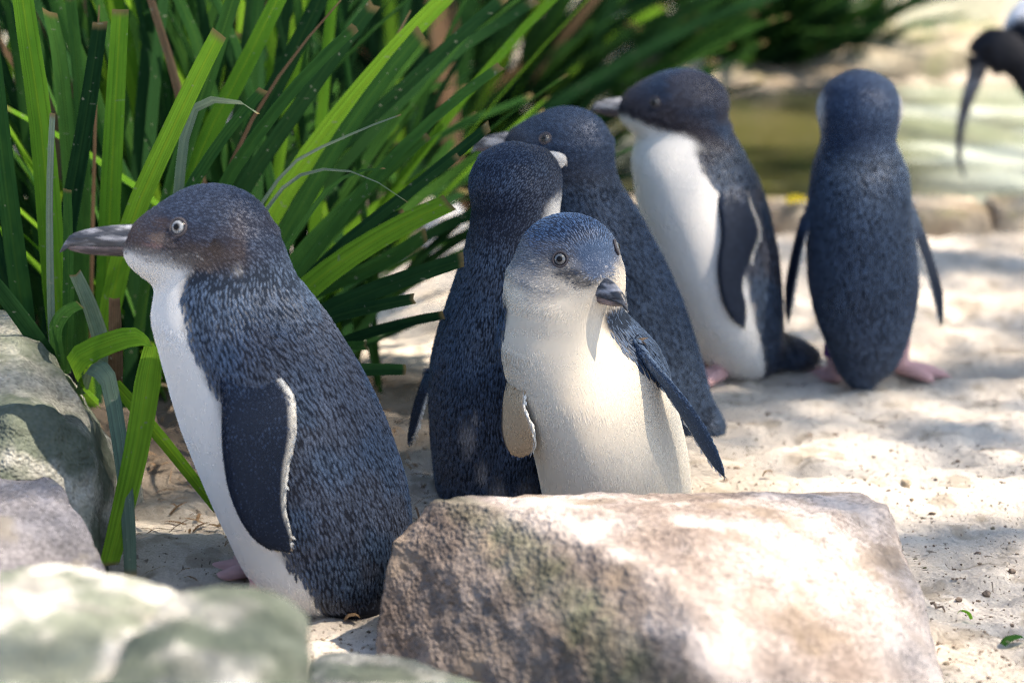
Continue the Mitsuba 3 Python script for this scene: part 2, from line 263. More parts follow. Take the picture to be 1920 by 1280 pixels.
# pale stones between plant and penguins, and the far bank
for k, (px, py, rx, rz, lab, mat) in enumerate([(838, 475, 0.030, 0.050, 'white rounded stone in the shade beside the plant, nearer the penguins', 'stone_white'), (785, 470, 0.022, 0.065, 'tall pale tan stone at the foot of the strap leaves', 'stone_bank'), (905, 470, 0.035, 0.045, 'dull pale stone behind the penguin with its back turned', 'stone_bank')]):
    c = on_ground(px, py + 25); sp = trimesh.creation.icosphere(2, 1.0).vertices * [rx, rx, rz] + c + [0, 0, rz * 0.7]
    rock(sp, lab, mat, 60 + k, name='stone', length=0.008, amp=0.006, freq=25, smooth=1)
def boulder(px, py, Yc, rx, ry, rz, lab, seed, mat='stone_bank'):
    c = at(px, py, Yc); r = np.random.default_rng(seed); u = units(r.normal(size=(26, 3)))
    u = np.sign(u) * np.abs(u) ** 0.6
    rock(u * [rx, ry, rz] * r.uniform(0.8, 1.0, (26, 1)) + c, lab, mat, seed, name='boulder', length=0.03, amp=0.03, freq=6, smooth=3)
boulder(1660, 118, 4.92, 0.26, 0.25, 0.075, 'flat pale boulder on the far bank under the drooping plant', 71)
boulder(1420, 175, 4.72, 0.30, 0.20, 0.07, 'low brown rock at the far edge of the pond', 72, 'stone_kerb')
boulder(1240, 60, 5.0, 0.16, 0.16, 0.10, 'pale stone half hidden by leaves beyond the pond', 73, 'stone_white')
boulder(1860, 170, 4.80, 0.20, 0.16, 0.06, 'greenish rock at the far edge of the pond behind the ibis', 74, 'stone_mossy')
boulder(1890, 105, 5.02, 0.22, 0.14, 0.06, 'pale rock on the far bank near the right edge', 75)
boulder(1150, 330, 3.78, 0.16, 0.12, 0.05, 'mossy rock at the left end of the pond', 76, 'stone_mossy')

# ------------------------------------------------------------------ strap leaved plants
leaf_id = [0]
def ribbon(path, width, side, fold=0.15, n=None, cut=True, taper=0.25):
    """a strap leaf along path: V folded, its width along side"""
    n = n or max(6, min(14, len(path) * 4)); P = curve(path, n); tan = units(np.gradient(P, axis=0)); t = np.linspace(0, 1, n)
    s = units(side - tan * (tan @ unit(side))[:, None]) if np.ndim(side) == 1 else units(side - tan * (side * tan).sum(1)[:, None])
    nr = np.cross(tan, s); w = width / 2 * (1 - taper * t ** 2) * (0.75 + 0.25 * sstep(0, 0.2, t))
    if not cut: w = w * np.sqrt(np.clip(1 - t ** 5, 0.0004, 1))
    L, R = P - s * w[:, None] + nr * (fold * w)[:, None], P + s * w[:, None] + nr * (fold * w)[:, None]
    if cut: L[-1] += tan[-1] * w[-1] * (0.4 * math.sin(leaf_id[0] * 1.7)); R[-1] += tan[-1] * w[-1] * (0.5 * math.cos(leaf_id[0] * 2.3))
    v = np.stack([L, P, R], 1).reshape(-1, 3); f = grid_faces(n, 3)
    leaf_id[0] += 1
    uv = np.stack([np.tile([0.02, 0.5, 0.98], n) + leaf_id[0], np.repeat(t, 3)], 1)
    return trimesh.Trimesh(v, f, process=False), uv
def leaf(plant, path, width, side, mat, **kw):
    m, uv = ribbon(path, width, side, **kw)
    add(plant + '__leaf', m, mat, True, uv=uv)
plant1 = thing('strap_leaf_plant', 'big clump of long strap leaves with cut ends filling the upper left', 'plant')
KPX = 2.3 / FOC
HERO = [  # sight-line points root to tip, distance at root and tip, width in px, tone
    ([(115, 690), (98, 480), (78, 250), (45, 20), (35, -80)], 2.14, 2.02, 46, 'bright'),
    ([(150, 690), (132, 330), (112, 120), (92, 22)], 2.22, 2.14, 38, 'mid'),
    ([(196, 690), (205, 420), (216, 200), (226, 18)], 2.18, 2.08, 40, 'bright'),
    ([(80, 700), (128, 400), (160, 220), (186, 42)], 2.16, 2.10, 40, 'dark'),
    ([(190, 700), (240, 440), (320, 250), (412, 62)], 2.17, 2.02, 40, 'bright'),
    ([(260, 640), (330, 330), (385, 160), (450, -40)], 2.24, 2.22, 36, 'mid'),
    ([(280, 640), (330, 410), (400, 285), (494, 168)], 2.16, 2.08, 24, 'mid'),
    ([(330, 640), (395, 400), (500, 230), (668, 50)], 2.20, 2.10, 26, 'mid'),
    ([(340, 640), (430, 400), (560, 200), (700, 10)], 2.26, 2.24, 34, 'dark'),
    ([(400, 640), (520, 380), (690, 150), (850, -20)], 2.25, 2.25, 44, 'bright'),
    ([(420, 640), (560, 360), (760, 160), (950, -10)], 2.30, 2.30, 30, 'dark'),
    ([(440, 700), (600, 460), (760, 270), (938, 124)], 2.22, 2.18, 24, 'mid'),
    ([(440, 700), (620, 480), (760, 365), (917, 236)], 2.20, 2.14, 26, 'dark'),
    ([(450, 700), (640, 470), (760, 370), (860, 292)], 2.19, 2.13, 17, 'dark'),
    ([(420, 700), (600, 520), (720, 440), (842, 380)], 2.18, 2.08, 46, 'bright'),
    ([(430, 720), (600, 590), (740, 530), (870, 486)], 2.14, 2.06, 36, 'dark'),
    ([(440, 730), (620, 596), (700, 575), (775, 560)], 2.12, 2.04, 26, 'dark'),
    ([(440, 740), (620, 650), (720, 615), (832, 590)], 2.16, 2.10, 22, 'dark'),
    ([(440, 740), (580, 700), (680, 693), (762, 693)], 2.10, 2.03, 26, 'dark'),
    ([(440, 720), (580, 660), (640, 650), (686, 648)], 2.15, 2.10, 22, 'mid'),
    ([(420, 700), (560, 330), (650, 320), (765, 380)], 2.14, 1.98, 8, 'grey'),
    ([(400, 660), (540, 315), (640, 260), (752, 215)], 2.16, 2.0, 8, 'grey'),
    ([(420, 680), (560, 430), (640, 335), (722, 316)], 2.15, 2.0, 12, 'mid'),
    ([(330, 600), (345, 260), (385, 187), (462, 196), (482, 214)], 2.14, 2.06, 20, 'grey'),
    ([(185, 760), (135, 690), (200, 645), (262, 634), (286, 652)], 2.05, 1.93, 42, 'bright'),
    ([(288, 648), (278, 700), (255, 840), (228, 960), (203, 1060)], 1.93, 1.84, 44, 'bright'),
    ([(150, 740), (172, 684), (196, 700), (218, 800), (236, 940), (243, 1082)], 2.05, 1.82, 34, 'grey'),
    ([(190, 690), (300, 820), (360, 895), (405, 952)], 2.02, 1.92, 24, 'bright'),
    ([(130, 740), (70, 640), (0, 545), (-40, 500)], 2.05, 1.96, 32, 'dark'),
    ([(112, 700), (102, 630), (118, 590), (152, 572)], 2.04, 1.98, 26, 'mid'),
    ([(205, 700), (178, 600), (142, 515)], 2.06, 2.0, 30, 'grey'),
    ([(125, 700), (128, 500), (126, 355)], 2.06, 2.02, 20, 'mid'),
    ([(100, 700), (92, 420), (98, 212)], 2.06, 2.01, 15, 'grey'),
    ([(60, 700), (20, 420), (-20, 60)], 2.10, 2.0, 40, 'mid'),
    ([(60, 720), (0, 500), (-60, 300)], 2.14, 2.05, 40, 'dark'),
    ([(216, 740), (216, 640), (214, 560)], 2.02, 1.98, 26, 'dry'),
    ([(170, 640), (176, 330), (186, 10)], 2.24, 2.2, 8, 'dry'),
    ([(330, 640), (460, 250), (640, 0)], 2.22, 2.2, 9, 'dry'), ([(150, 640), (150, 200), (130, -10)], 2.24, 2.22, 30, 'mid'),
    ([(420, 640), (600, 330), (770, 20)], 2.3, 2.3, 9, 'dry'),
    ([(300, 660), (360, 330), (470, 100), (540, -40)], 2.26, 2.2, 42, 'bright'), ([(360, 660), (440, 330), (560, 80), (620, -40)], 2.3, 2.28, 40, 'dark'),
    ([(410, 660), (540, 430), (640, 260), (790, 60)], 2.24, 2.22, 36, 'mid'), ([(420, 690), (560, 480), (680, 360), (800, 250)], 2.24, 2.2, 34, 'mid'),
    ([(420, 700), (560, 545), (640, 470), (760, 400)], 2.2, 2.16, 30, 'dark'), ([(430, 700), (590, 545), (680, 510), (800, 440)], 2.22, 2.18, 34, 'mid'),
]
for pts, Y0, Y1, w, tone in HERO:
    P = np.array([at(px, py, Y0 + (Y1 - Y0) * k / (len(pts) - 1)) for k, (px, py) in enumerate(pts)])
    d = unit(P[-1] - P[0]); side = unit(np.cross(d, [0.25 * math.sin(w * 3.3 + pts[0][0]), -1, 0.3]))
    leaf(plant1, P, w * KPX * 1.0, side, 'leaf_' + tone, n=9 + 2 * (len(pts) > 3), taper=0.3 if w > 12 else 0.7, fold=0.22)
def clump(plant, n, base, spread_r, az, length, width, r, tones, lift=(35, 80), droop=0.5):
    for k in range(n):
        a = math.radians(r.uniform(*az)); e = math.radians(r.uniform(*lift)); q = r.uniform(0, 1) ** 0.5 * 2 * np.pi
        b = np.array(base) + [spread_r[0] * math.cos(q) * r.uniform(0, 1), spread_r[1] * math.sin(q) * r.uniform(0, 1), 0]
        b[2] = gz(b[0], b[1]) - 0.01
        L = r.uniform(*length); hd = np.array([math.cos(a), math.sin(a), 0]); dv = hd * math.cos(e) + np.array([0, 0, math.sin(e)]); s = np.linspace(0, 1, 5)[:, None]
        g = droop * r.uniform(0.3, 1.2)
        P = b + dv * L * s + (hd * 0.25 * g - np.array([0, 0, 0.6 * g])) * L * s ** 2.4
        side = np.cross(dv, [0, 0, 1.0]) if abs(dv[2]) < 0.98 else np.array([1.0, 0, 0])
        side = unit(unit(side) + r.normal(size=3) * 0.35)
        leaf(plant, P, r.uniform(*width), side, 'leaf_' + tones[r.integers(len(tones))], n=7, taper=r.uniform(0.2, 0.6), fold=r.uniform(0.1, 0.3))
r1 = np.random.default_rng(31)
clump(plant1, 195, (-0.38, 2.42, 0), (0.26, 0.14), (45, 205), (0.45, 0.85), (0.008, 0.019), r1, ['dark'] * 10 + ['mid'] * 8 + ['bright'] * 6 + ['dry'], (48, 88), 0.40)
clump(plant1, 45, (-0.32, 2.40, 0), (0.14, 0.10), (10, 60), (0.36, 0.62), (0.012, 0.022), r1, ['dark'] * 3 + ['mid'] * 3 + ['bright'], (25, 60), 0.35)
plant2 = thing('strap_leaf_plant', 'blurred clump of strap leaves in shade behind the heads of the middle penguins', 'plant')
r2 = np.random.default_rng(5)
clump(plant2, 150, (-0.14, 3.62, 0), (0.18, 0.16), (0, 200), (0.5, 0.95), (0.018, 0.032), r2, ['dark'] * 8 + ['mid'] * 4 + ['bright'] + ['dry'], (40, 88), 0.35)
clump(plant2, 55, (-0.10, 3.62, 0), (0.12, 0.12), (-20, 40), (0.40, 0.62), (0.020, 0.032), r2, ['dark'] * 2 + ['mid'] * 3 + ['bright'], (38, 66), 0.30)
plant3 = thing('strap_leaf_plant', 'dark blurred drooping plant on the far bank of the pond', 'plant')
r3 = np.random.default_rng(9)
clump(plant3, 150, (0.46, 4.86, 0), (0.22, 0.10), (170, 370), (0.32, 0.62), (0.022, 0.04), r3, ['dark'] * 3 + ['mid'] * 3, (48, 87), 0.40)
clump(plant3, 50, (0.48, 4.86, 0), (0.2, 0.12), (-50, 20), (0.25, 0.40), (0.022, 0.04), r3, ['dark'] * 2 + ['mid'] * 3, (32, 60), 0.45)
plant4 = thing('strap_leaf_plant', 'dark mass of leaves far behind between the two nearer clumps', 'plant')
clump(plant4, 130, (-0.45, 4.7, 0), (0.5, 0.2), (180, 360), (0.5, 1.0), (0.022, 0.045), r3, ['dark'] * 5 + ['mid'], (25, 85), 0.5)

# ------------------------------------------------------------------ penguins
def feathers(P, N, flow, length, width, lift, c_root, c_tip, r, curl=0.3):
    """small overlapping lanceolate feathers, five triangles each, with a pale shaft"""
    n = len(P); t = units(flow - N * (flow * N).sum(1)[:, None]); s = np.cross(N, t)
    t = units(t + s * r.normal(0, 0.05, (n, 1))); s = np.cross(N, t)
    L, W, H = length * r.uniform(0.75, 1.25, (n, 1)), width * r.uniform(0.75, 1.25, (n, 1)), lift * r.uniform(0.6, 1.4, (n, 1))
    root = P - N * 0.0006
    V = np.stack([root - s * W * 0.25, root + s * W * 0.25, root + t * L * 0.55 - s * W * 0.5 + N * H * 0.55, root + t * L * 0.55 + N * (H * 0.55 + W * 0.28),
                  root + t * L * 0.55 + s * W * 0.5 + N * H * 0.55, root + t * L + N * H * (1 - curl)], 1).reshape(-1, 3)
    F = (np.array([[0, 1, 3], [0, 3, 2], [1, 4, 3], [2, 3, 5], [3, 4, 5]])[None] + np.arange(n)[:, None, None] * 6).reshape(-1, 3)
    C = np.stack([c_root, c_root, lerp(c_root, c_tip, 0.06), c_tip, lerp(c_root, c_tip, 0.06), lerp(c_root, c_tip, 0.55)], 1).reshape(-1, 3)
    return V, F, C
def scatter(mesh, gap, r):
    n = int(mesh.area / gap ** 2 * 3.0)
    tri = mesh.triangles; w = mesh.area_faces; fi = r.choice(len(w), n, p=w / w.sum()); u = r.random((n, 2)); u[u.sum(1) > 1] = 1 - u[u.sum(1) > 1]
    q = tri[fi]; P = q[:, 0] + u[:, :1] * (q[:, 1] - q[:, 0]) + u[:, 1:] * (q[:, 2] - q[:, 0])
    tree = cKDTree(P); keep = np.ones(n, bool)
    for a, b in tree.query_pairs(gap * 0.78):
        if keep[a] and keep[b]: keep[b] = False
    fn = mesh.vertex_normals[mesh.faces[fi]].mean(1)
    return P[keep], units(fn[keep])
def flipper(lead, trail, thick=0.006):
    """lens section loft; lead and trail are 3-D points root to tip"""
    n = 26; L, R = curve(lead, n), curve(trail, n); t = np.linspace(0, 1, n)
    d = units(np.gradient((L + R) / 2, axis=0)); nr = units(np.cross(R - L, d)); m = 9; u = np.linspace(0, 1, m)
    th = thick * (1 - 0.55 * t)
    end = np.clip((1 - t) / 0.08, 0.02, 1) ** 0.5
    mid = (L + R) / 2; L, R = mid + (L - mid) * end[:, None], mid + (R - mid) * end[:, None]
    prof = (np.sqrt(u) * (1 - u) ** 0.8 * 1.9)[None, :, None] * (th * end)[:, None, None]
    base = L[:, None] + (R - L)[:, None] * u[None, :, None]
    up, dn = base + nr[:, None] * (prof * 0.5), base - nr[:, None] * (prof * 0.5)
    rings = np.concatenate([up, dn[:, -2:0:-1]], 1)
    uu = np.concatenate([u, u[-2:0:-1]]); side = np.concatenate([np.ones(m), -np.ones(m - 2)])
    side[[0, m - 1]] = 0
    mesh = loft(rings); k = len(mesh.vertices)
    U = np.r_[np.tile(uu, n), 0.5, 0.5]; S = np.r_[np.tile(side, n), 0, 0]; V = np.r_[np.repeat(t, len(uu)), 0, 1]
    return mesh, U, S, V, d
def mani(mesh, col):
    return m3.Manifold(m3.Mesh(np.hstack([mesh.vertices, col]).astype(np.float32), np.asarray(mesh.faces, np.uint32)))
def foot_mesh(pos, yaw, s=1.0):
    """short shank, webbed foot with three toes and claws"""
    def ball(c, q): return trimesh.creation.icosphere(1, q).vertices + c
    parts = [hull(np.vstack([ball([0, 0, 0.045], 0.011), ball([0.0, 0, 0.012], 0.009)]))]
    tips = []
    for a, l in ((-0.55, 0.038), (0, 0.046), (0.5, 0.038)):
        e = np.array([math.cos(a) * l, math.sin(a) * l, 0.005]); tips.append(e)
        parts.append(hull(np.vstack([ball([0, 0, 0.011], 0.0085), ball(e * 0.6 + [0, 0, 0.005], 0.0065), ball(e, 0.0048)])))
        parts.append(hull(np.vstack([ball(e, 0.0030), (e * [1.25, 1.25, 0.3])[None]])))
    parts.append(hull(np.vstack([ball([0, 0, 0.006], 0.004)] + [ball(e * 0.8, 0.0022) for e in tips])))
    m = parts[0]
    for q in parts[1:]: m = m + q
    t = to_tm(m.refine_to_length(0.006)); t.merge_vertices(); trimesh.smoothing.filter_taubin(t, iterations=4)
    t.apply_scale(s); t.apply_transform(trimesh.transformations.rotation_matrix(yaw, [0, 0, 1])); t.apply_translation(pos)
    return t
def bill(base, tip, up, w, hu, hl, blunt=0.30):
    """upper and lower mandible as two closed lofts: a hooked culmen over a thin lower half"""
    ax = tip - base; L = np.linalg.norm(ax); ax = ax / L; side = unit(np.cross(ax, up)); up = np.cross(side, ax); out = []
    for low in (0, 1):
        rings = []
        for t in np.linspace(-0.22, 1.0 if not low else 0.93, 18):
            q = max(t, 0)
            ww = w * (1 - 0.86 * q ** 1.2) * math.sqrt(max(1 - (q / (1.001 if not low else 0.95)) ** 8, 0.004))
            h = (hu * (1 - 0.10 * q - blunt * q ** 2.2) if not low else hl * (1 - 0.30 * q - (blunt - 0.3) * q)) * math.sqrt(max(1 - (q / (1.001 if not low else 0.95)) ** 4.5, 0.004))
            drop = -(0.60 * hl * sstep(0.82, 1.0, q)) if not low else 0.10 * hl * sstep(0.5, 1, q)
            ww *= 1 - 0.12 * low; c = base + ax * (L * t) + up * (drop - 0.0009 * low); th = np.linspace(0, np.pi, 9)
            sg = 1 if not low else -1
            arc = c + side * (ww * np.cos(th))[:, None] + up * (sg * h * np.sin(th) ** 0.8)[:, None]
            flat = c + side * (ww * np.linspace(-0.9, 0.9, 5))[:, None] - up * (sg * 0.0006)
            rings.append(np.vstack([arc, flat]))
        out.append(loft(np.array(rings)))
    return out
WHITE, CREAM = np.array([0.64, 0.63, 0.60]), np.array([0.68, 0.60, 0.475])  # cream is white plumage with warm bounce off the sand mixed in
NAVY, TIP = np.array([0.008, 0.0135, 0.0245]), np.array([0.098, 0.150, 0.245])
PINK = np.array([0.55, 0.34, 0.33])
def penguin(label, D, slices, blobs, sb, fwd, head_col, bill_spec, eye_px, eye_r, flips, feet, fine=1.0, seed=0, white=WHITE, fluff=1.0, head_z=None, k_blend=0.016, tint=1.0, brown=0.0, bill_mats=('bill_dark', 'bill_pink'), back_patch=None, iris=1.0, marks=(), md=-.035):
    r = np.random.default_rng(seed); key = thing('penguin', label, 'penguin')
    kpx = lambda z: (D * math.cos(TH) + (CAMZ - z) * math.sin(TH)) / FOC
    S = []
    for py, xl, xr, dy, b in slices:
        l, q = at(xl, py, D + dy), at(xr, py, D + dy); S.append([l[2], (l[0] + q[0]) / 2, (q[0] - l[0]) / 2, D + dy, b])
    S = np.array(sorted(S)); zs = S[:, 0]; f = PchipInterpolator(zs, S[:, 1:])
    lo, hi = np.array([S[:, 1].min() - 0.13, D - 0.16, -0.03]), np.array([S[:, 1].max() + 0.12, D + 0.16, zs.max() + 0.08])
    B = []
    for px, py, dY, rx, ry, rY, rot in blobs:
        c = at(px, py, D + dY); k = kpx(c[2]); B.append((c, np.array([rx * k, rY, ry * k / math.cos(TH)]), math.radians(rot))); hi[2] = max(hi[2], c[2] + ry * k * 1.15 + 0.012)
    h = 0.0030; ax = [np.arange(a, b, h) for a, b in zip(lo, hi)]
    GX, GY, GZ = np.meshgrid(*ax, indexing='ij')
    zc = np.clip(ax[2], zs[0], zs[-1]); q = f(zc); cx, a, cy, b = q.T
    F = (np.sqrt(((GX - cx) / a) ** 2 + ((GY - cy) / b) ** 2) - 1) * np.minimum(a, b)
    F = np.maximum(F, np.maximum(zs[0] - GZ, GZ - zs[-1]))
    for c, rad, rot in B:
        dx, dy, dz = GX - c[0], GY - c[1], GZ - c[2]; u, w = dx * math.cos(rot) + dz * math.sin(rot), -dx * math.sin(rot) + dz * math.cos(rot)
        e = np.sqrt((u / rad[0]) ** 2 + (dy / rad[1]) ** 2 + (w / rad[2]) ** 2)
        F = smin(F, (e - 1) * rad.min() * np.clip(0.6 + 0.4 * e, 1, 1.6), k_blend)
    body = surface_net(F, lo, h); body.merge_vertices()
    comp = body.split(only_watertight=False)
    body = max(comp, key=lambda t: len(t.faces)) if len(comp) > 1 else body
    trimesh.smoothing.filter_taubin(body, iterations=8)
    if body.volume < 0: body.invert()
    fw = unit([fwd[0], fwd[1], 0]); sbz = np.array([[at(1000, py, D)[2], s] for py, s in sb]); o = np.argsort(sbz[:, 0]); sbz = sbz[o]
    hz = at(1000, head_z, D)[2]
    Bb, Bt = at(bill_spec[0], bill_spec[1], D + bill_spec[2]), at(bill_spec[3], bill_spec[4], D + bill_spec[5])
    def ncoord(P):
        z = np.clip(P[:, 2], zs[0], zs[-1]); q = f(z); nx, ny = (P[:, 0] - q[:, 0]) / q[:, 1], (P[:, 1] - q[:, 2]) / q[:, 3]
        return nx, ny
    def tone(P):
        """(share of dark plumage, base dark, tip, white) at the points"""
        nx, ny = ncoord(P); s = (nx * fw[0] + ny * fw[1]) / np.maximum(np.hypot(nx, ny), 0.3)
        jit = 0.10 * (meshkit.fbm(P * 120, 2, seed) - 0.5)
        dark = sstep(0.10, -0.10, s - np.interp(P[:, 2], sbz[:, 0], sbz[:, 1]) + jit)
        base, tip, wh = np.tile(NAVY, (len(P), 1)), np.tile(TIP, (len(P), 1)), np.tile(white, (len(P), 1))
        hw = sstep(hz - 0.010, hz + 0.016, P[:, 2])
        hd, hbase, htip = head_col(P, Bb, r, kpx(hz))
        dark = dark * (1 - hw) + hd * hw; base = base * (1 - hw[:, None]) + hbase * hw[:, None]; tip = tip * (1 - hw[:, None]) + htip * hw[:, None]
        if brown:
            bz = brown * sstep(0.45, 0.62, meshkit.fbm(P * 22, 3, seed + 4))[:, None]; base, tip = lerp(base, [0.030, 0.022, 0.020], bz), lerp(tip, [0.17, 0.145, 0.14], bz)
        for mx, my, rx, ry, cc, st in marks:
            c = at(mx, my, D + md); k = kpx(c[2]); m = st * sstep(1.25, 0.55, np.hypot((P[:, 0] - c[0]) / (rx * k), (P[:, 2] - c[2]) / (ry * k)) + 0.5 * (meshkit.fbm(P * 160, 2, 9) - 0.5))[:, None]
            base, tip = lerp(base, np.array(cc) * 0.45, m), lerp(tip, np.array(cc), m); dark = dark + (1 - dark) * m[:, 0]
        if back_patch:
            for bx, by, rr in back_patch:
                c = at(bx, by, D); m = sstep(rr, rr * 0.3, np.hypot(P[:, 0] - c[0], (P[:, 2] - c[2]) * 0.5) + 0.006 * (meshkit.fbm(P * 200, 2) - 0.5))[:, None]
                base, tip = lerp(base, [0.2, 0.19, 0.2], m * 0.7), lerp(tip, [0.4, 0.38, 0.38], m)
        return dark, base, tip, wh
    dk, ba, ti, wh = tone(body.vertices)
    col = lerp(wh * 0.93, lerp(ba, ti, 0.02) * tint, dk[:, None])
    whole = mani(body, np.clip(col, 0, 1)); ok = whole.status() == m3.Error.NoError
    extra, FV, FF, FC, n0 = [], [], [], [], 0
    def put(V, Fc, C):
        nonlocal n0
        FV.append(V); FF.append(Fc + n0); FC.append(C); n0 += len(V)
    tints = np.array([1, 1, 1]) * tint
    for lead, trail, outer, thick, fw_col in flips:
        mesh, U, Sd, Vv, d = flipper(lead, trail, thick)
        # outer: direction that the dark face looks to
        nrm = mesh.vertex_normals; out = sstep(-0.5, -0.15, nrm @ unit(outer))
        edge = sstep(0.90, 0.95, U + 0.05 * (meshkit.noise(mesh.vertices * 420, 3) - 0.5)) * sstep(0.12, 0.22, Vv)
        c = lerp(np.tile([0.50, 0.36, 0.22], (len(U), 1)), np.tile(fw_col[0], (len(U), 1)), out[:, None]); c = lerp(c, np.tile([0.72, 0.69, 0.62], (len(U), 1)), edge[:, None])
        whole2 = mani(mesh, c)
        if ok and whole2.status() == m3.Error.NoError: whole = whole + whole2
        else: extra.append((mesh, c))
        P, N = scatter(mesh, 0.0021 / fine, r); tr = cKDTree(mesh.vertices); _, ix = tr.query(P)
        fl = d[np.minimum((Vv[ix] * 25).astype(int), 25)]
        root = sstep(0.26, 0.05, Vv[ix] + r.normal(0, .03, len(P)))[:, None]; cc = c[ix] * r.uniform(0.7, 1.3, (len(P), 1)); tp = cc * 1.0 + out[ix][:, None] * (1 - edge[ix])[:, None] * fw_col[1] * r.uniform(0.2, 1.0, (len(P), 1))
        tp = lerp(tp, TIP * tints * r.uniform(0.3, 1.0, (len(P), 1)), root * out[ix][:, None] * 0.8)
        put(*feathers(P, N, fl + 0.5 * edge[ix][:, None] * units(np.array(trail[len(trail) // 2]) - np.array(lead[len(lead) // 2]))[None], 0.0038 + 0.0050 * root + 0.0012 * edge[ix][:, None], 0.0019 + .0008 * root, 0.0004 + .0010 * root, np.clip(cc, 0, 1), np.clip(tp, 0, 1), r))
    for px, py, dY, yaw in feet:
        g = at(px, py, D + dY); g[2] = gz(g[0], g[1]) - 0.001; fm = foot_mesh(g, math.radians(yaw))
        c = np.tile(PINK, (len(fm.vertices), 1)) * (0.75 + 0.5 * meshkit.fbm(fm.vertices * 200, 3, 5))[:, None]; mf = mani(fm, c)
        if ok and mf.status() == m3.Error.NoError: whole = whole + mf
        else: extra.append((fm, c))
    if ok:
        o_ = whole.to_mesh(); V, C, Fc = o_.vert_properties[:, :3], o_.vert_properties[:, 3:6], o_.tri_verts
    else:
        print('body fallback', key); V, C, Fc = body.vertices, col, body.faces
    for m_, c_ in extra:
        Fc = np.vstack([Fc, m_.faces + len(V)]); V = np.vstack([V, m_.vertices]); C = np.vstack([C, c_])
    scene[numbered(key + '__body')] = mikit.ply(trimesh.Trimesh(V, Fc, process=False), 'plumage_soft', smooth=True, color=np.clip(C, 0, 1))
    # plumage
    Pa, Na = scatter(body, 0.0021 / fine, r); Pb, Nb = scatter(body, 0.0026 / fine, r)
    ha, hb = sstep(hz - 0.02, hz + 0.015, Pa[:, 2]) > 0.5, sstep(hz - 0.02, hz + 0.015, Pb[:, 2]) <= 0.5
    dka = tone(Pa)[0]; ha = ha | (dka < 0.5); hb = hb & (tone(Pb)[0] > 0.02)
    P, N = np.vstack([Pa[ha], Pb[hb]]), np.vstack([Na[ha], Nb[hb]]); big = np.r_[np.zeros(ha.sum(), bool), np.ones(hb.sum(), bool)]
    dk, ba, ti, wh = tone(P); hw = sstep(hz - 0.02, hz + 0.015, P[:, 2])
    zl = np.linspace(zs[0], zs[-1], 80); sl = np.interp(P[:, 2], zl, np.gradient(f(zl)[:, 0], zl))
    down = np.stack([-sl, np.zeros(len(P)), -np.ones(len(P))], 1)
    away = units(P - Bb) + np.array([0, 0, -0.35])
    flow = units(lerp(units(down), units(away), hw[:, None])) + 0.10 * (np.stack([meshkit.noise(P * 45, seed + k) for k in range(3)], 1) - 0.5) * 2
    nb = np.linalg.norm(P - Bb, axis=1); keep = (nb > 0.006) & (P[:, 2] > gz(0, D) + 0.004)
    isd = np.where(hw > 0.5, dk > 0.5, big & (dk > 0.5)); keep &= ~(big & ~isd)
    amp = (0.42 + 0.58 * r.random((len(P), 1)) ** 1.3) * (0.75 + 0.5 * meshkit.fbm(P * 35, 2, seed + 3)[:, None])
    mixd = np.where(hw > 0.5, np.clip(dk + r.normal(0, 0.10, len(P)) * (dk > .03) * (dk < .97), 0, 1), isd)[:, None]; c0 = lerp(wh * np.where(r.random((len(P), 1)) < 0.14, 0.74, r.uniform(0.92, 1.0, (len(P), 1))) * (0.88 + 0.20 * meshkit.fbm(P * [40, 40, 16], 2, 31))[:, None], ba * 0.8 * tints, mixd); c1 = lerp(np.minimum(wh * r.uniform(0.95, 1.10, (len(P), 1)), 0.85), lerp(ba, ti, amp) * tints, mixd)
    size = np.where(isd, lerp(0.0092, 0.0052, hw), lerp(0.0095, 0.0060, hw))[:, None] * fluff ** 0.5
    size = size / fine ** 0.5 * (0.45 + 0.55 * sstep(0.0, 0.035, nb))[:, None]
    wid = np.where(isd, lerp(0.0023, 0.0017, hw), 0.0014)[:, None]; lift = np.where(isd, lerp(0.0013, 0.0008, hw), 0.00036 * fluff)[:, None]
    wid = wid / fine ** 0.7
    for sel in (keep,):
        put(*feathers(P[sel], N[sel], flow[sel], size[sel], wid[sel], lift[sel], c0[sel], c1[sel], r))
    k2 = numbered(key + '__plumage'); scene[k2] = mikit.ply(trimesh.Trimesh(np.vstack(FV), np.vstack(FF), process=False), 'plumage_dark', smooth=True, color=np.clip(np.vstack(FC), 0, 1)); labels[k2] = {'kind': 'stuff'}
    # bill
    up = unit(np.cross(np.cross(Bt - Bb, [0, 0, 1]), Bt - Bb)); w, hu, hl = bill_spec[6:9]
    bu, bl = bill(Bb, Bt, up, w, hu, hl, *bill_spec[9:10]); add(key + '__upper_bill', bu, bill_mats[0], 40); add(key + '__lower_bill', bl, bill_mats[1], 40)
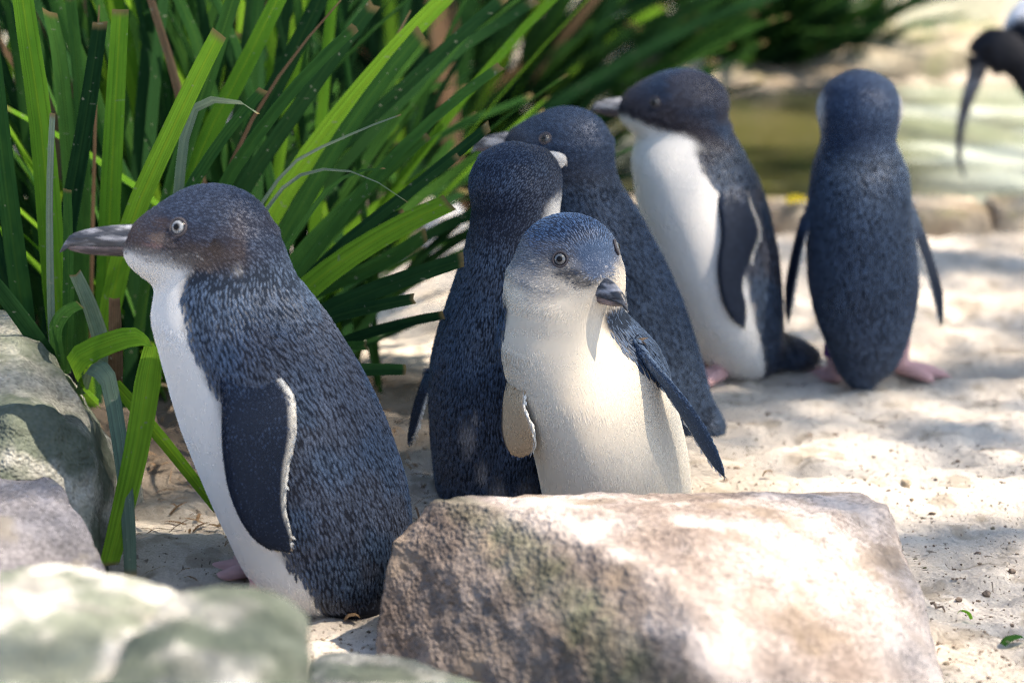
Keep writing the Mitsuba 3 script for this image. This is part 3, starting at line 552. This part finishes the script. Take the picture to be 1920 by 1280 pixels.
    # eyes
    if eye_px:
        d = unit(at(eye_px[0], eye_px[1], D) - CAM); loc, _, tri = body.ray.intersects_location([CAM], [d], multiple_hits=True)
        if len(loc):
            i = np.argmin(np.linalg.norm(loc - CAM, axis=1)); p = loc[i]; n = body.vertex_normals[body.faces[tri[i]]].mean(0); n = unit(n)
            sd = unit(np.cross(unit(Bt - Bb), [0, 0, 1])); mc = Bb
            p2 = p - 2 * ((p - mc) @ sd) * sd; p2 = body.vertices[cKDTree(body.vertices).query(p2)[1]]; n2 = n - 2 * (n @ sd) * sd
            for pp, nn in ((p, n), (p2, n2)):
                es = trimesh.creation.icosphere(4, eye_r); cosang = units(es.vertices) @ nn
                ec = np.where((cosang > 0.70)[:, None], [[0.20, 0.215, 0.23]], [[0.012, 0.012, 0.015]]) * iris * np.where(cosang > 0.88, 0.45, 1.0)[:, None]
                es.apply_translation(pp - nn * eye_r * 0.55); ek = add(key + '__eye', es, 'eye_wet', True, color=ec)
                pu = trimesh.creation.icosphere(2, eye_r * 0.38); pu.apply_transform(trimesh.geometry.align_vectors([0, 0, 1], nn) @ np.diag([1, 1, 0.35, 1])); pu.apply_translation(pp + nn * eye_r * 0.405)
                add(ek + '__pupil', pu, 'eye_black', True)
                tr = trimesh.creation.torus(eye_r * 0.97, eye_r * 0.16, 28, 10); tr.apply_transform(trimesh.geometry.align_vectors([0, 0, 1], nn)); tr.apply_translation(pp + nn * eye_r * 0.02)
                add(ek + '__eyelid', tr, 'skin', True, color=np.tile([0.05, 0.045, 0.05], (len(tr.vertices), 1)))
    return key
def pts(D, *q): return [at(x, y, D + d) for x, y, d in q]
def cap(line, soft, D, pal):
    """head colouring: dark above the line of sight points (x, y), pale below"""
    L = np.array([[at(x, y, D)[0], at(x, y, D)[2]] for x, y in line])
    def fn(P, Bb, r, k):
        zb = np.interp(P[:, 0], L[:, 0], L[:, 1]); d = P[:, 2] - zb + 0.008 * (meshkit.fbm(P * 150, 2, 5) - 0.5); dark = sstep(-soft, soft, d)
        up = sstep(0.0, 0.05, d)[:, None]
        return dark, lerp(pal[0], pal[2], up), lerp(pal[1], pal[3], up)
    return fn
NF = (np.array([0.009, 0.014, 0.026]), np.array([0.030, 0.052, 0.105]))
BROWNHEAD = ([0.040, 0.030, 0.028], [0.125, 0.098, 0.092], [0.012, 0.018, 0.034], [0.075, 0.105, 0.175])
BLUEHEAD = ([0.014, 0.018, 0.030], [0.08, 0.10, 0.15], [0.010, 0.019, 0.040], [0.070, 0.120, 0.225])

# adult in profile on the left
D = 1.85
penguin('adult penguin in profile facing left, nearest the left rocks, white chest', D,
        [(440, 395, 512, 0, .030), (465, 370, 530, 0, .036), (490, 335, 543, 0, .040), (520, 300, 557, 0, .046), (560, 287, 588, 0, .053), (600, 285, 618, 0, .061), (650, 297, 650, 0, .067), (700, 311, 680, 0, .071), (750, 325, 706, 0, .074), (800, 341, 727, 0, .076), (850, 361, 745, 0, .077),
         (900, 382, 760, 0, .077), (950, 404, 769, 0, .076), (1000, 428, 770, 0, .073), (1050, 452, 757, 0, .068), (1090, 480, 742, 0, .058), (1120, 520, 728, 0, .045), (1140, 570, 712, 0, .030), (1150, 600, 700, 0, .010)],
        [(398, 444, 0, 118, 97, .041, 0), (312, 452, 0, 78, 54, .022, 5), (330, 478, 0, 80, 48, .026, 0), (690, 1120, 0, 52, 20, .03, -15), (476, 694, -.050, 60, 62, .022, 25), (476, 694, .050, 60, 62, .022, 25)],
        [(500, .62), (560, .52), (600, .50), (650, .44), (700, .40), (800, .31), (900, .31), (1000, .28), (1050, .07), (1145, .02)], (-1, 0),
        cap([(230, 482), (290, 496), (340, 512), (390, 522), (430, 512), (452, 492), (470, 560), (520, 600)], .005, D - .03, BROWNHEAD),
        (252, 456, 0, 111, 459, 0, .0112, .0155, .0098), (334, 426), .0070,
        [(pts(D, (440, 640, -.048), (412, 700, -.066), (416, 760, -.077), (415, 820, -.083), (424, 900, -.084), (448, 970, -.083), (490, 1022, -.081), (540, 1040, -.079)),
          pts(D, (490, 640, -.050), (522, 700, -.066), (554, 752, -.077), (556, 800, -.085), (541, 880, -.086), (536, 950, -.085), (547, 1000, -.083), (553, 1032, -.079)), (0, -1, 0), .010, NF),
         (pts(D, (418, 668, .066), (408, 700, .076), (415, 820, .083), (448, 970, .083), (540, 1040, .079)), pts(D, (475, 680, .064), (520, 716, .078), (556, 800, .085), (536, 950, .085), (553, 1032, .079)), (0, 1, 0), .010, NF)],
        [(490, 1105, -.03, 200), (500, 1085, .035, 170)], 1.0, 1, tint=0.92, brown=0.28, head_z=480, marks=[(402, 458, 14, 20, (.035, .026, .024), .8), (300, 452, 26, 14, (.26, .20, .17), .7), (370, 478, 66, 26, (.12, .095, .085), .5), (300, 425, 24, 12, (.10, .07, .06), .5), (365, 490, 40, 12, (.22, .18, .16), .5), (284, 462, 26, 5, (.22, .15, .15), .8)])
# young one in front, facing the camera
D = 1.99
def chick_head(P, Bb, r, k):
    c = at(1065, 484, D); e = P - c; ear = e[:, 2] + 0.012 * (meshkit.fbm(P * 130, 2, 5) - 0.5); dark = sstep(-0.026, 0.018, ear + 0.004)
    mask = sstep(0.017, 0.006, np.linalg.norm((P - at(1082, 520, D - .040)) * [0.62, 0.8, 2.0], axis=1))
    up = sstep(0.0, 0.03, ear)[:, None]
    return np.maximum(dark, mask), lerp(lerp([0.10, 0.10, 0.11], [0.014, 0.024, 0.046], up), [0.012, 0.014, 0.02], mask[:, None]), lerp(lerp([0.22, 0.24, 0.28], [0.085, 0.165, 0.33], up), [0.05, 0.055, 0.07], mask[:, None])
penguin('young penguin with cream belly facing the camera, standing right behind the tan boulder', D,
        [(520, 966, 1150, -.004, .046), (550, 950, 1162, -.004, .052), (580, 943, 1170, -.002, .055), (610, 935, 1196, 0, .058), (650, 931, 1232, 0, .063), (690, 942, 1252, 0, .068), (730, 956, 1262, 0, .072), (770, 970, 1272, 0, .074), (810, 986, 1282, 0, .076), (850, 1000, 1290, 0, .077),
         (900, 1011, 1296, 0, .076), (940, 1020, 1296, 0, .072), (980, 1040, 1285, 0, .060), (1005, 1080, 1250, 0, .035)],
        [(1065, 488, -.002, 98, 86, .042, 0), (1058, 530, -.004, 102, 52, .040, 0), (1100, 527, -.026, 42, 40, .024, -20), (1126, 520, -.034, 24, 18, .012, -25)],
        [(540, .50), (575, .60), (620, .60), (660, .52), (690, .36), (725, -.15), (800, -.35), (1000, -.4)], (-.25, -.97),
        chick_head, (1114, 543, -.037, 1179, 572, -.072, .0118, .0160, .0095, .62), (1050, 486), .0063,
        [(pts(D, (1185, 632, -.030), (1235, 690, -.060), (1290, 752, -.075), (1338, 830, -.070), (1362, 892, -.062)), pts(D, (1190, 660, -.018), (1232, 712, -.036), (1280, 786, -.044), (1325, 858, -.050), (1356, 897, -.058)), (.1, -1, .35), .009, (np.array([.040, .062, .10]), np.array([.08, .12, .19]))),
         (pts(D, (962, 690, .0), (942, 750, -.018), (939, 800, -.026), (950, 842, -.030), (972, 858, -.030)), pts(D, (990, 700, -.03), (985, 760, -.052), (1000, 800, -.058), (1006, 832, -.052), (985, 856, -.036)), (.3, 1, 0), .008, (np.array([.05, .065, .095]), np.array([.09, .12, .18])))],
        [(1110, 1005, -.03, -100), (1210, 1005, -.03, -80)], 1.15, 2, white=CREAM, fluff=1.5, tint=0.9, head_z=552, iris=0.42, md=-.042, marks=[(1120, 486, 48, 36, (.085, .15, .28), .85), (985, 505, 34, 40, (.25, .29, .35), .6), (1020, 540, 40, 22, (.36, .38, .40), .45), (1068, 510, 32, 9, (.03, .036, .05), .8), (1096, 524, 26, 10, (.03, .034, .046), .8), (1050, 486, 20, 15, (.035, .05, .075), .6)])
# the one with its back turned, between
D = 2.13
def back_head(P, Bb, r, k):
    e = P - at(1046, 392, D); pale = 0.8 * sstep(0.017, 0.005, np.hypot(e[:, 0], e[:, 2] * 0.8) + 0.006 * (meshkit.fbm(P * 160, 2) - 0.5))
    one = np.ones((len(P), 1)); return 1 - 0.85 * pale, one * [0.009, 0.015, 0.030], one * [0.075, 0.115, 0.195]
penguin('penguin with its back to the camera and head turned away, directly behind the young one', D,
        [(300, 908, 1018, 0, .034), (340, 892, 1038, 0, .042), (380, 886, 1048, 0, .044), (420, 880, 1050, 0, .046), (460, 872, 1054, 0, .050), (500, 860, 1062, 0, .055), (560, 840, 1078, 0, .064), (620, 820, 1096, 0, .070), (680, 807, 1106, 0, .075), (740, 803, 1112, 0, .077), (800, 806, 1112, 0, .078),
         (860, 811, 1104, 0, .076), (920, 822, 1086, 0, .070), (950, 845, 1065, -.01, .055), (975, 880, 1040, -.02, .030)],
        [(962, 330, 0, 68, 62, .040, 0), (968, 345, 0.01, 78, 50, .040, 0), (1008, 320, .014, 34, 34, .022, 0), (960, 975, -.055, 60, 26, .03, 0)],
        [(260, .9), (420, .4), (500, .3), (1000, .2)], (.35, .94),
        back_head, (1030, 302, .020, 1064, 302, .045, .008, .009, .008), None, .005,
        [(pts(D, (808, 690, .02), (786, 730, .02), (770, 785, .02), (764, 836, 0)), pts(D, (822, 705, -.01), (802, 745, -.01), (786, 795, -.01), (771, 838, 0)), (-.6, -.8, 0), .009, NF),
         (pts(D, (1098, 690, .0), (1118, 740, 0), (1128, 800, -.004), (1122, 850, -.006)), pts(D, (1084, 700, .02), (1104, 745, .03), (1116, 795, .03), (1119, 850, 0)), (.6, -.8, 0), .009, NF)],
        [(920, 955, .03, 100), (1000, 955, .03, 80)], 1.2, 3, tint=0.82, head_z=440, bill_mats=('bill_sunlit', 'bill_sunlit'), back_patch=[(880, 775, .011), (905, 835, .008), (895, 740, .005), (935, 880, .012), (985, 900, .018)], brown=0.12)
# behind it, facing left
D = 2.34
penguin('dark penguin leaning with head in profile facing left, between the two pale fronted ones', D,
        [(270, 990, 1140, 0, .036), (300, 1000, 1150, 0, .040), (340, 1006, 1163, 0, .045), (390, 1010, 1194, 0, .052), (440, 1014, 1222, 0, .060), (500, 1022, 1252, 0, .068), (580, 1036, 1286, 0, .075), (660, 1058, 1312, 0, .077), (740, 1088, 1334, 0, .072), (790, 1125, 1348, 0, .058), (825, 1180, 1352, 0, .040), (845, 1230, 1350, 0, .015)],
        [(1062, 268, 0, 84, 66, .040, 0), (1000, 268, 0, 56, 36, .021, 5), (1020, 282, 0, 60, 36, .026, 0), (1330, 800, -.02, 32, 24, .03, -50)],
        [(280, .75), (400, .70), (600, .60), (840, .5)], (-.85, .25),
        cap([(880, 320), (960, 300), (1010, 330), (1060, 345), (1200, 400)], .008, D, ([0.030, 0.034, 0.046], [0.11, 0.125, 0.165], *BLUEHEAD[2:])), (966, 268, 0, 882, 277, 0, .0085, .0125, .0085), (1022, 260), .0055,
        [(pts(D, (1080, 470, -.066), (1074, 520, -.075), (1080, 600, -.080), (1120, 700, -.080), (1160, 740, -.078)), pts(D, (1130, 480, -.066), (1170, 530, -.080), (1175, 600, -.084), (1166, 690, -.083), (1172, 740, -.078)), (0, -1, 0), .009, NF)],
        [(1180, 815, -.02, 190), (1200, 800, .03, 170)], .95, 4, tint=0.72, head_z=330, iris=0.12)
# white breasted adult further back
D = 2.525
penguin('adult penguin with bright white breast facing left, behind the others near the pond', D,
        [(232, 1212, 1368, 0, .034), (255, 1196, 1380, 0, .041), (290, 1185, 1398, 0, .050), (340, 1188, 1424, 0, .060), (400, 1197, 1444, 0, .068), (460, 1212, 1457, 0, .073), (520, 1232, 1464, 0, .076), (580, 1256, 1468, 0, .074), (630, 1286, 1468, 0, .066), (670, 1316, 1462, 0, .052), (695, 1345, 1445, 0, .034), (708, 1370, 1420, 0, .012)],
        [(1278, 196, 0, 90, 65, .040, 0), (1215, 197, 0, 52, 36, .022, 5), (1230, 215, 0, 60, 36, .027, 0), (1455, 655, .02, 85, 32, .03, -12)],
        [(235, .55), (290, .50), (340, .36), (400, .30), (500, .26), (600, .18), (660, .1), (710, .0)], (-.80, -.60),
        cap([(1100, 220), (1180, 224), (1230, 242), (1290, 256), (1325, 278), (1355, 340), (1430, 380)], .005, D - .03, ([0.024, 0.020, 0.024], [0.10, 0.09, 0.105], *BLUEHEAD[2:])), (1186, 204, 0, 1104, 203, 0, .0095, .0125, .0095), (1228, 192), .0055,
        [(pts(D, (1352, 318, -.034), (1346, 375, -.061), (1352, 440, -.074), (1345, 500, -.080), (1352, 556, -.082), (1374, 600, -.080), (1392, 616, -.077)), pts(D, (1390, 318, -.024), (1414, 390, -.050), (1429, 436, -.053), (1414, 480, -.061), (1402, 545, -.069), (1401, 598, -.073), (1400, 616, -.075)), (.45, -.9, 0), .009, NF)],
        [(1352, 704, -.035, 205), (1400, 700, .03, 180)], .9, 5, tint=0.75, brown=0.4, head_z=262, iris=0.12)
# far right one from behind
D = 2.495
def nape_head(P, Bb, r, k):
    c = at(1612, 205, D); e = np.abs(P[:, 0] - c[0]) - 0.0385; pale = sstep(-0.002, 0.006, e + 0.003 * (meshkit.fbm(P * 160, 2) - 0.5)) * sstep(.05, .03, np.abs(P[:, 2] - c[2]))
    one = np.ones((len(P), 1)); return 1 - 0.5 * pale, one * [0.010, 0.019, 0.042], one * [0.080, 0.135, 0.25]
p5 = penguin('penguin seen from behind at the right with both flippers held out', D,
        [(170, 1562, 1660, 0, .030), (200, 1545, 1676, 0, .040), (230, 1540, 1681, 0, .043), (260, 1539, 1680, 0, .045), (290, 1531, 1690, 0, .050), (320, 1523, 1701, 0, .058), (360, 1518, 1706, 0, .066), (400, 1515, 1709, 0, .071), (460, 1513, 1716, 0, .075), (520, 1515, 1720, 0, .077), (560, 1521, 1717, 0, .076), (600, 1531, 1709, -.004, .070), (640, 1546, 1698, -.010, .058), (680, 1562, 1680, -.020, .042), (710, 1582, 1650, -.030, .025), (728, 1598, 1634, -.036, .010)],
        [(1612, 185, 0, 66, 53, .042, 0), (1612, 205, .006, 71, 46, .044, 0), (1612, 195, .04, 30, 25, .022, 0)],
        [(150, .9), (300, .22), (500, .08), (570, -.05), (640, -.16), (700, -.1), (740, .3)], (0, 1),
        nape_head, (1612, 205, .055, 1612, 222, .10, .009, .011, .008), None, .005,
        [(pts(D, (1526, 380, .02), (1503, 412, .02), (1483, 480, .02), (1472, 550, .012), (1474, 604, 0)), pts(D, (1532, 396, -.01), (1518, 428, -.015), (1500, 500, -.015), (1489, 560, -.01), (1481, 610, 0)), (-.6, -.8, 0), .009, NF),
         (pts(D, (1700, 380, .02), (1720, 408, .02), (1748, 480, .02), (1768, 560, .012), (1768, 610, 0)), pts(D, (1694, 392, -.01), (1706, 425, -.015), (1731, 495, -.015), (1752, 570, -.01), (1761, 614, 0)), (.6, -.8, 0), .009, NF)],
        [(1566, 700, .02, 110), (1686, 702, .02, -12)], 1.0, 6, tint=0.88, head_z=275)
g = at(1552, 690, D + .02); g[2] = 0.034
bd = trimesh.creation.annulus(0.0118, 0.0138, 0.012); bd.apply_translation([at(1566, 700, D + .02)[0], D + .02, 0.030]); add(p5 + '__leg_band', bd, 'band_purple', 40, label='purple band on the left leg')

# ------------------------------------------------------------------ ibis at the right edge
D = 3.42
ib = thing('ibis', 'dark headed wading bird with long curved bill at the right edge', 'bird')
neck = curve([at(1862, 78, D), at(1905, 82, D), at(1935, 130, D), at(1962, 190, D), at(2010, 200, D)], 40)
head = curve([at(1826, 118, D), at(1838, 92, D), at(1862, 86, D), at(1890, 92, D)], 24)
nk = tube(curve([at(1828, 128, D), at(1838, 106, D), at(1866, 97, D), at(1896, 106, D), at(1920, 134, D), at(1946, 172, D), at(1990, 190, D), at(2040, 150, D)], 60), np.interp(np.linspace(0, 1, 60), [0, .06, .16, .26, .42, .6, .85, 1], [.009, .020, .0345, .0320, .021, .020, .026, .040]), 20)
bp = at(2190, 120, D); bv = trimesh.creation.icosphere(4, 1.0); bv.apply_scale([0.19, 0.085, 0.095]); bv.apply_transform(trimesh.transformations.rotation_matrix(0.25, [0, 1, 0])); bv.apply_translation(bp)
sh = trimesh.creation.icosphere(3, 1.0); sh.apply_scale([0.085, 0.07, 0.075]); sh.apply_translation(at(1990, 70, D + .05))
bod = m3.Manifold(m3.Mesh(np.asarray(bv.vertices, np.float32), np.asarray(bv.faces, np.uint32))) + m3.Manifold(m3.Mesh(np.asarray(nk.vertices, np.float32), np.asarray(nk.faces, np.uint32))) + m3.Manifold(m3.Mesh(np.asarray(sh.vertices, np.float32), np.asarray(sh.faces, np.uint32)))
for sgn in (-1, 1):
    lg = tube([bp + [0.02, sgn * .03, -.06], bp + [0.03, sgn * .03, -.14], [bp[0] + .01, D + sgn * .03, .01]], [.012, .009, .007], 10)
    bod = bod + m3.Manifold(m3.Mesh(np.asarray(lg.vertices, np.float32), np.asarray(lg.faces, np.uint32)))
bod = to_tm(bod.refine_to_length(0.012))
v = np.asarray(bod.vertices); dn = cKDTree(neck).query(v)[0]
wb_ = sstep(1925, 1975, 960 + v[:, 0] / D * FOC * 0.97) * (v[:, 2] > 0.16); wb_ = np.maximum(wb_, sstep(.03, .05, np.minimum(dn, cKDTree(nk.vertices).query(v)[0] + .02)) * (v[:, 2] > .16))
add(ib + '__body', bod, 'plumage_soft', 40 and True, color=lerp([[0.011, 0.012, 0.016]], [[0.72, 0.73, 0.75]], wb_[:, None]) * (0.8 + 0.4 * meshkit.fbm(v * 90, 3)[:, None]))
bc = tube(curve([at(1840, 110, D), at(1827, 150, D), at(1810, 200, D), at(1800, 250, D), at(1798, 285, D), at(1803, 315, D), at(1809, 332, D)], 40), np.interp(np.linspace(0, 1, 40), [0, .15, .5, .8, 1], [.015, .0115, .0072, .0046, .0022]), 14)
add(ib + '__bill', bc, 'bill_dark', True)
es = trimesh.creation.icosphere(2, .005); es.apply_translation(at(1852, 92, D - .031)); add(ib + '__eye', es, 'eye_black', True)

# ------------------------------------------------------------------ bits on the sand
def seed_thing(px, py, s, mat, lab, name='seed', cat='seed', squash=0.7, sd=0):
    p = on_ground(px, py); p[2] = gz(p[0], p[1]) + s * squash * 0.6; m = trimesh.creation.icosphere(2, s); d = meshkit.fbm(m.vertices / s * 1.5, 2, sd)
    m.vertices *= (0.75 + 0.5 * d)[:, None]; m.apply_scale([1, 1, squash]); m.apply_translation(p); add(name, m, mat, True, lab, cat)
seed_thing(1850, 1110, .0036, 'bark', 'round brown seed on the sand right of the tan boulder, the larger one', sd=1)
seed_thing(1898, 1066, .0032, 'bark', 'brown seed with a thin stalk near the right edge', sd=2)
seed_thing(1798, 1126, .0028, 'bark', 'small dark angular seed left of the larger round seed', sd=3)
seed_thing(1700, 910, .0050, 'stone_kerb', 'small tan clod on the sunlit sand', name='clod', cat='clod', sd=4)
def flat_leaf(px, py, L, w, yaw, mat, lab, name='fallen_leaf', cat='leaf'):
    p = on_ground(px, py); z = gz(p[0], p[1]) + 0.004; d = np.array([math.cos(yaw), math.sin(yaw), 0]); q = [p * [1, 1, 0] + [0, 0, z] + d * L * (t - .5) + [0, 0, 0.006 * math.sin(t * 3.1)] for t in (0, .33, .66, 1)]
    m, uv = ribbon(q, w, np.cross(d, [0, 0, 1]), 0.3, 7, False); add(name, m, mat, True, lab, cat, uv=uv)
flat_leaf(1808, 1165, .014, .005, 2.4, 'leaf_bright', 'small bright green leaf scrap on the sand beside the boulder')
flat_leaf(1900, 1215, .022, .010, .4, 'leaf_mid', 'torn green leaf scrap at the lower right edge')
flat_leaf(660, 1158, .014, .008, .2, 'leaf_dry', 'dark scrap of dry leaf beside the tail of the left penguin')
flat_leaf(1440, 908, .012, .004, .3, 'leaf_dry', 'thin dry leaf curl on sunlit sand behind the boulder')
pk = at(1497, 380, 3.25); q = [pk + [0.03 * (t - .5), 0.01 * t, 0.004 * math.sin(3 * t)] for t in (0, .4, 1)]
m, uv = ribbon(q, .022, np.array([0, 1.0, .3]), .2, 6, False)
scene['leaf_yellow'] = leaf_bsdf((0.55, 0.42, 0.03), (0.65, 0.52, 0.05), 0.6)
add('fallen_leaf', m, 'leaf_yellow', True, 'yellow fallen leaf lying on the pond kerb', 'leaf', uv=uv)
def twig(a, b, r0, lab):
    a, b = on_ground(*a), on_ground(*b); n = 6; P = a + (b - a) * np.linspace(0, 1, n)[:, None]; P[:, 2] = [gz(x, y) + .003 + .002 * math.sin(i * 2.1) for i, (x, y) in enumerate(P[:, :2])]
    add('twig', tube(P, np.linspace(r0, r0 * .5, n), 6), 'bark', True, lab, 'twig')
twig((1745, 1250), (1763, 1222), .0012, 'short thin twig on sand beside the boulder near the bottom right')
twig((1745, 1140), (1772, 1147), .0014, 'dark curved twig against the right side of the tan boulder')
r = np.random.default_rng(77); VV, FFc, UVs, n0 = [], [], [], 0
ico = trimesh.creation.icosphere(1, 1.0)
for k in range(4200):
    px, py = r.uniform(560, 2000), 470 + 900 * r.random() ** 0.8
    p = on_ground(px, py); s = r.uniform(.0004, .0013) * (1 + 1.6 * (r.random() < .05)); z = gz(p[0], p[1])
    v = ico.vertices * (r.uniform(.6, 1.3, 3) * s * [1.5, 1.0, .7]); a = r.uniform(0, 6.28); c_, s_ = math.cos(a), math.sin(a); v = v @ np.array([[c_, s_, 0], [-s_, c_, 0], [0, 0, 1]]) + [p[0], p[1], z + s * .3]
    VV.append(v); FFc.append(ico.faces + n0); n0 += len(v)
add('litter', trimesh.Trimesh(np.vstack(VV), np.vstack(FFc), process=False), 'bark', True, 'crumbs of bark and grit strewn over the sand', 'litter', kind='stuff')
VV, FFc, UVs, n0 = [], [], [], 0
for k in range(900):
    q = r.uniform(0, 6.28); rr = r.random() ** .5; x_, y_ = -0.36 + .34 * rr * math.cos(q), 2.22 + .38 * rr * math.sin(q); z = gz(x_, y_); a = r.uniform(0, 6.28); d = np.array([math.cos(a), math.sin(a), r.uniform(-.2, .4)])
    L = r.uniform(.006, .03); m, uv = ribbon([np.array([x_, y_, z + .003]), np.array([x_, y_, z + .006]) + d * L * .5, np.array([x_, y_, z + .004]) + d * L], r.uniform(.0008, .004), np.cross(d, [0, 0, 1]), .2, 4, False)
    VV.append(m.vertices); FFc.append(m.faces + n0); UVs.append(uv); n0 += len(m.vertices)
add('leaf_litter', trimesh.Trimesh(np.vstack(VV), np.vstack(FFc), process=False), 'leaf_dry', True, 'brown scraps of dead leaf under the strap leaved plant', 'litter', kind='stuff', uv=np.vstack(UVs))

# ------------------------------------------------------------------ unseen tree overhead, its crown shaped to dapple the sand
tree = thing('shade_tree', 'unseen tree above and beside the pen whose shaped crown dapples the sand', 'tree')
tp = np.array([5.2, 1.6, 0]); limbs = [tube([tp + [0, 0, -.1], tp + [-.05, .03, 1.2], tp + [-.2, .0, 2.9], tp + [-.5, .05, 4.6], tp + [-1.0, .0, 6.4]], [.24, .20, .17, .13, .05], 14)]
for q in range(10):
    e = np.array([r.uniform(1.6, 5.4), r.uniform(-0.4, 4.6), r.uniform(4.8, 6.2)]); s0 = tp + [-.25 - .05 * q, 0, 2.9 + .25 * q]
    limbs.append(tube(curve([s0, (s0 + e) / 2 + [0, 0, .35], e], 9), np.linspace(.06, .012, 9), 8))
add(tree + '__trunk', trimesh.util.concatenate(limbs), 'bark', True)
LIT = [  # crown gaps shaped to let sun reach these places (x, y, rx, ry at 0.1 m height)
    (0.40, 2.09, .30, .055), (0.08, 1.66, .21, .13), (-0.42, 1.38, .25, .13), (-0.50, 1.93, .12, .12), (0.22, 1.60, .09, .10), (-.78, 2.26, .20, .14), (-.60, 2.38, .10, .10), (-.42, 2.38, .16, .09), (-.26, 2.46, .10, .10), (-.28, 1.88, .05, .03), (.27, 2.54, .05, .04), (1.0, 4.4, .7, .5), (1.4, 5.6, 1.0, .8), (0.15, 1.93, .025, .03), (-.42, 2.15, .18, .05), (-.30, 2.35, .05, .12),
    (0.62, 2.85, .10, .04), (0.9, 3.1, .2, .05), (.38, 2.48, .05, .04), (0.30, 2.20, .12, .03), (-.1, 1.62, .05, .04), (-.05, 2.6, .10, .05), (.05, 2.85, .12, .05), (.7, 2.45, .12, .025)]
VV, FFc, UVs, n0 = [], [], [], 0
n = 17000
gxx, gyy, hh = r.uniform(-1.3, 2.6, n), r.uniform(0.9, 6.5, n), r.uniform(4.2, 6.6, n)
den = meshkit.fbm(np.stack([gxx * 2.6, gyy * 3.4, hh * .5], 1), 3, 8)
keep = den + 0.18 * (r.random(n) - 0.5) > 0.26
for cx_, cy_, rx_, ry_ in LIT:
    wob = 0.75 + 0.5 * meshkit.fbm(np.stack([gxx * 9, gyy * 9, hh * 0], 1), 2, 3); keep &= (((gxx - cx_) / rx_) ** 2 + ((gyy - cy_) / ry_) ** 2 > wob)
LP = (np.stack([gxx, gyy, np.full(n, .1)], 1) + SUN * ((hh - .1) / SUN[2])[:, None])[keep]
nl = len(LP); d = units(r.normal(size=(nl, 3)) * [1, 1, .4]); s = units(np.cross(d, r.normal(size=(nl, 3)) * .5 + [0, 0, 1])); L, W = r.uniform(.06, .11, (nl, 1)), r.uniform(.024, .038, (nl, 1))
V = np.stack([LP - d * L / 2, LP - s * W / 2, LP + s * W / 2, LP + d * L / 2], 1).reshape(-1, 3)
Fq = (np.array([[0, 1, 2], [1, 3, 2]])[None] + np.arange(nl)[:, None, None] * 4).reshape(-1, 3)
add(tree + '__crown', trimesh.Trimesh(V, Fq, process=False), 'leaf_canopy', False, kind='stuff', uv=np.stack([np.repeat(np.arange(nl) % 997 + .5, 4), np.tile([.2, .5, .5, .8], nl)], 1))
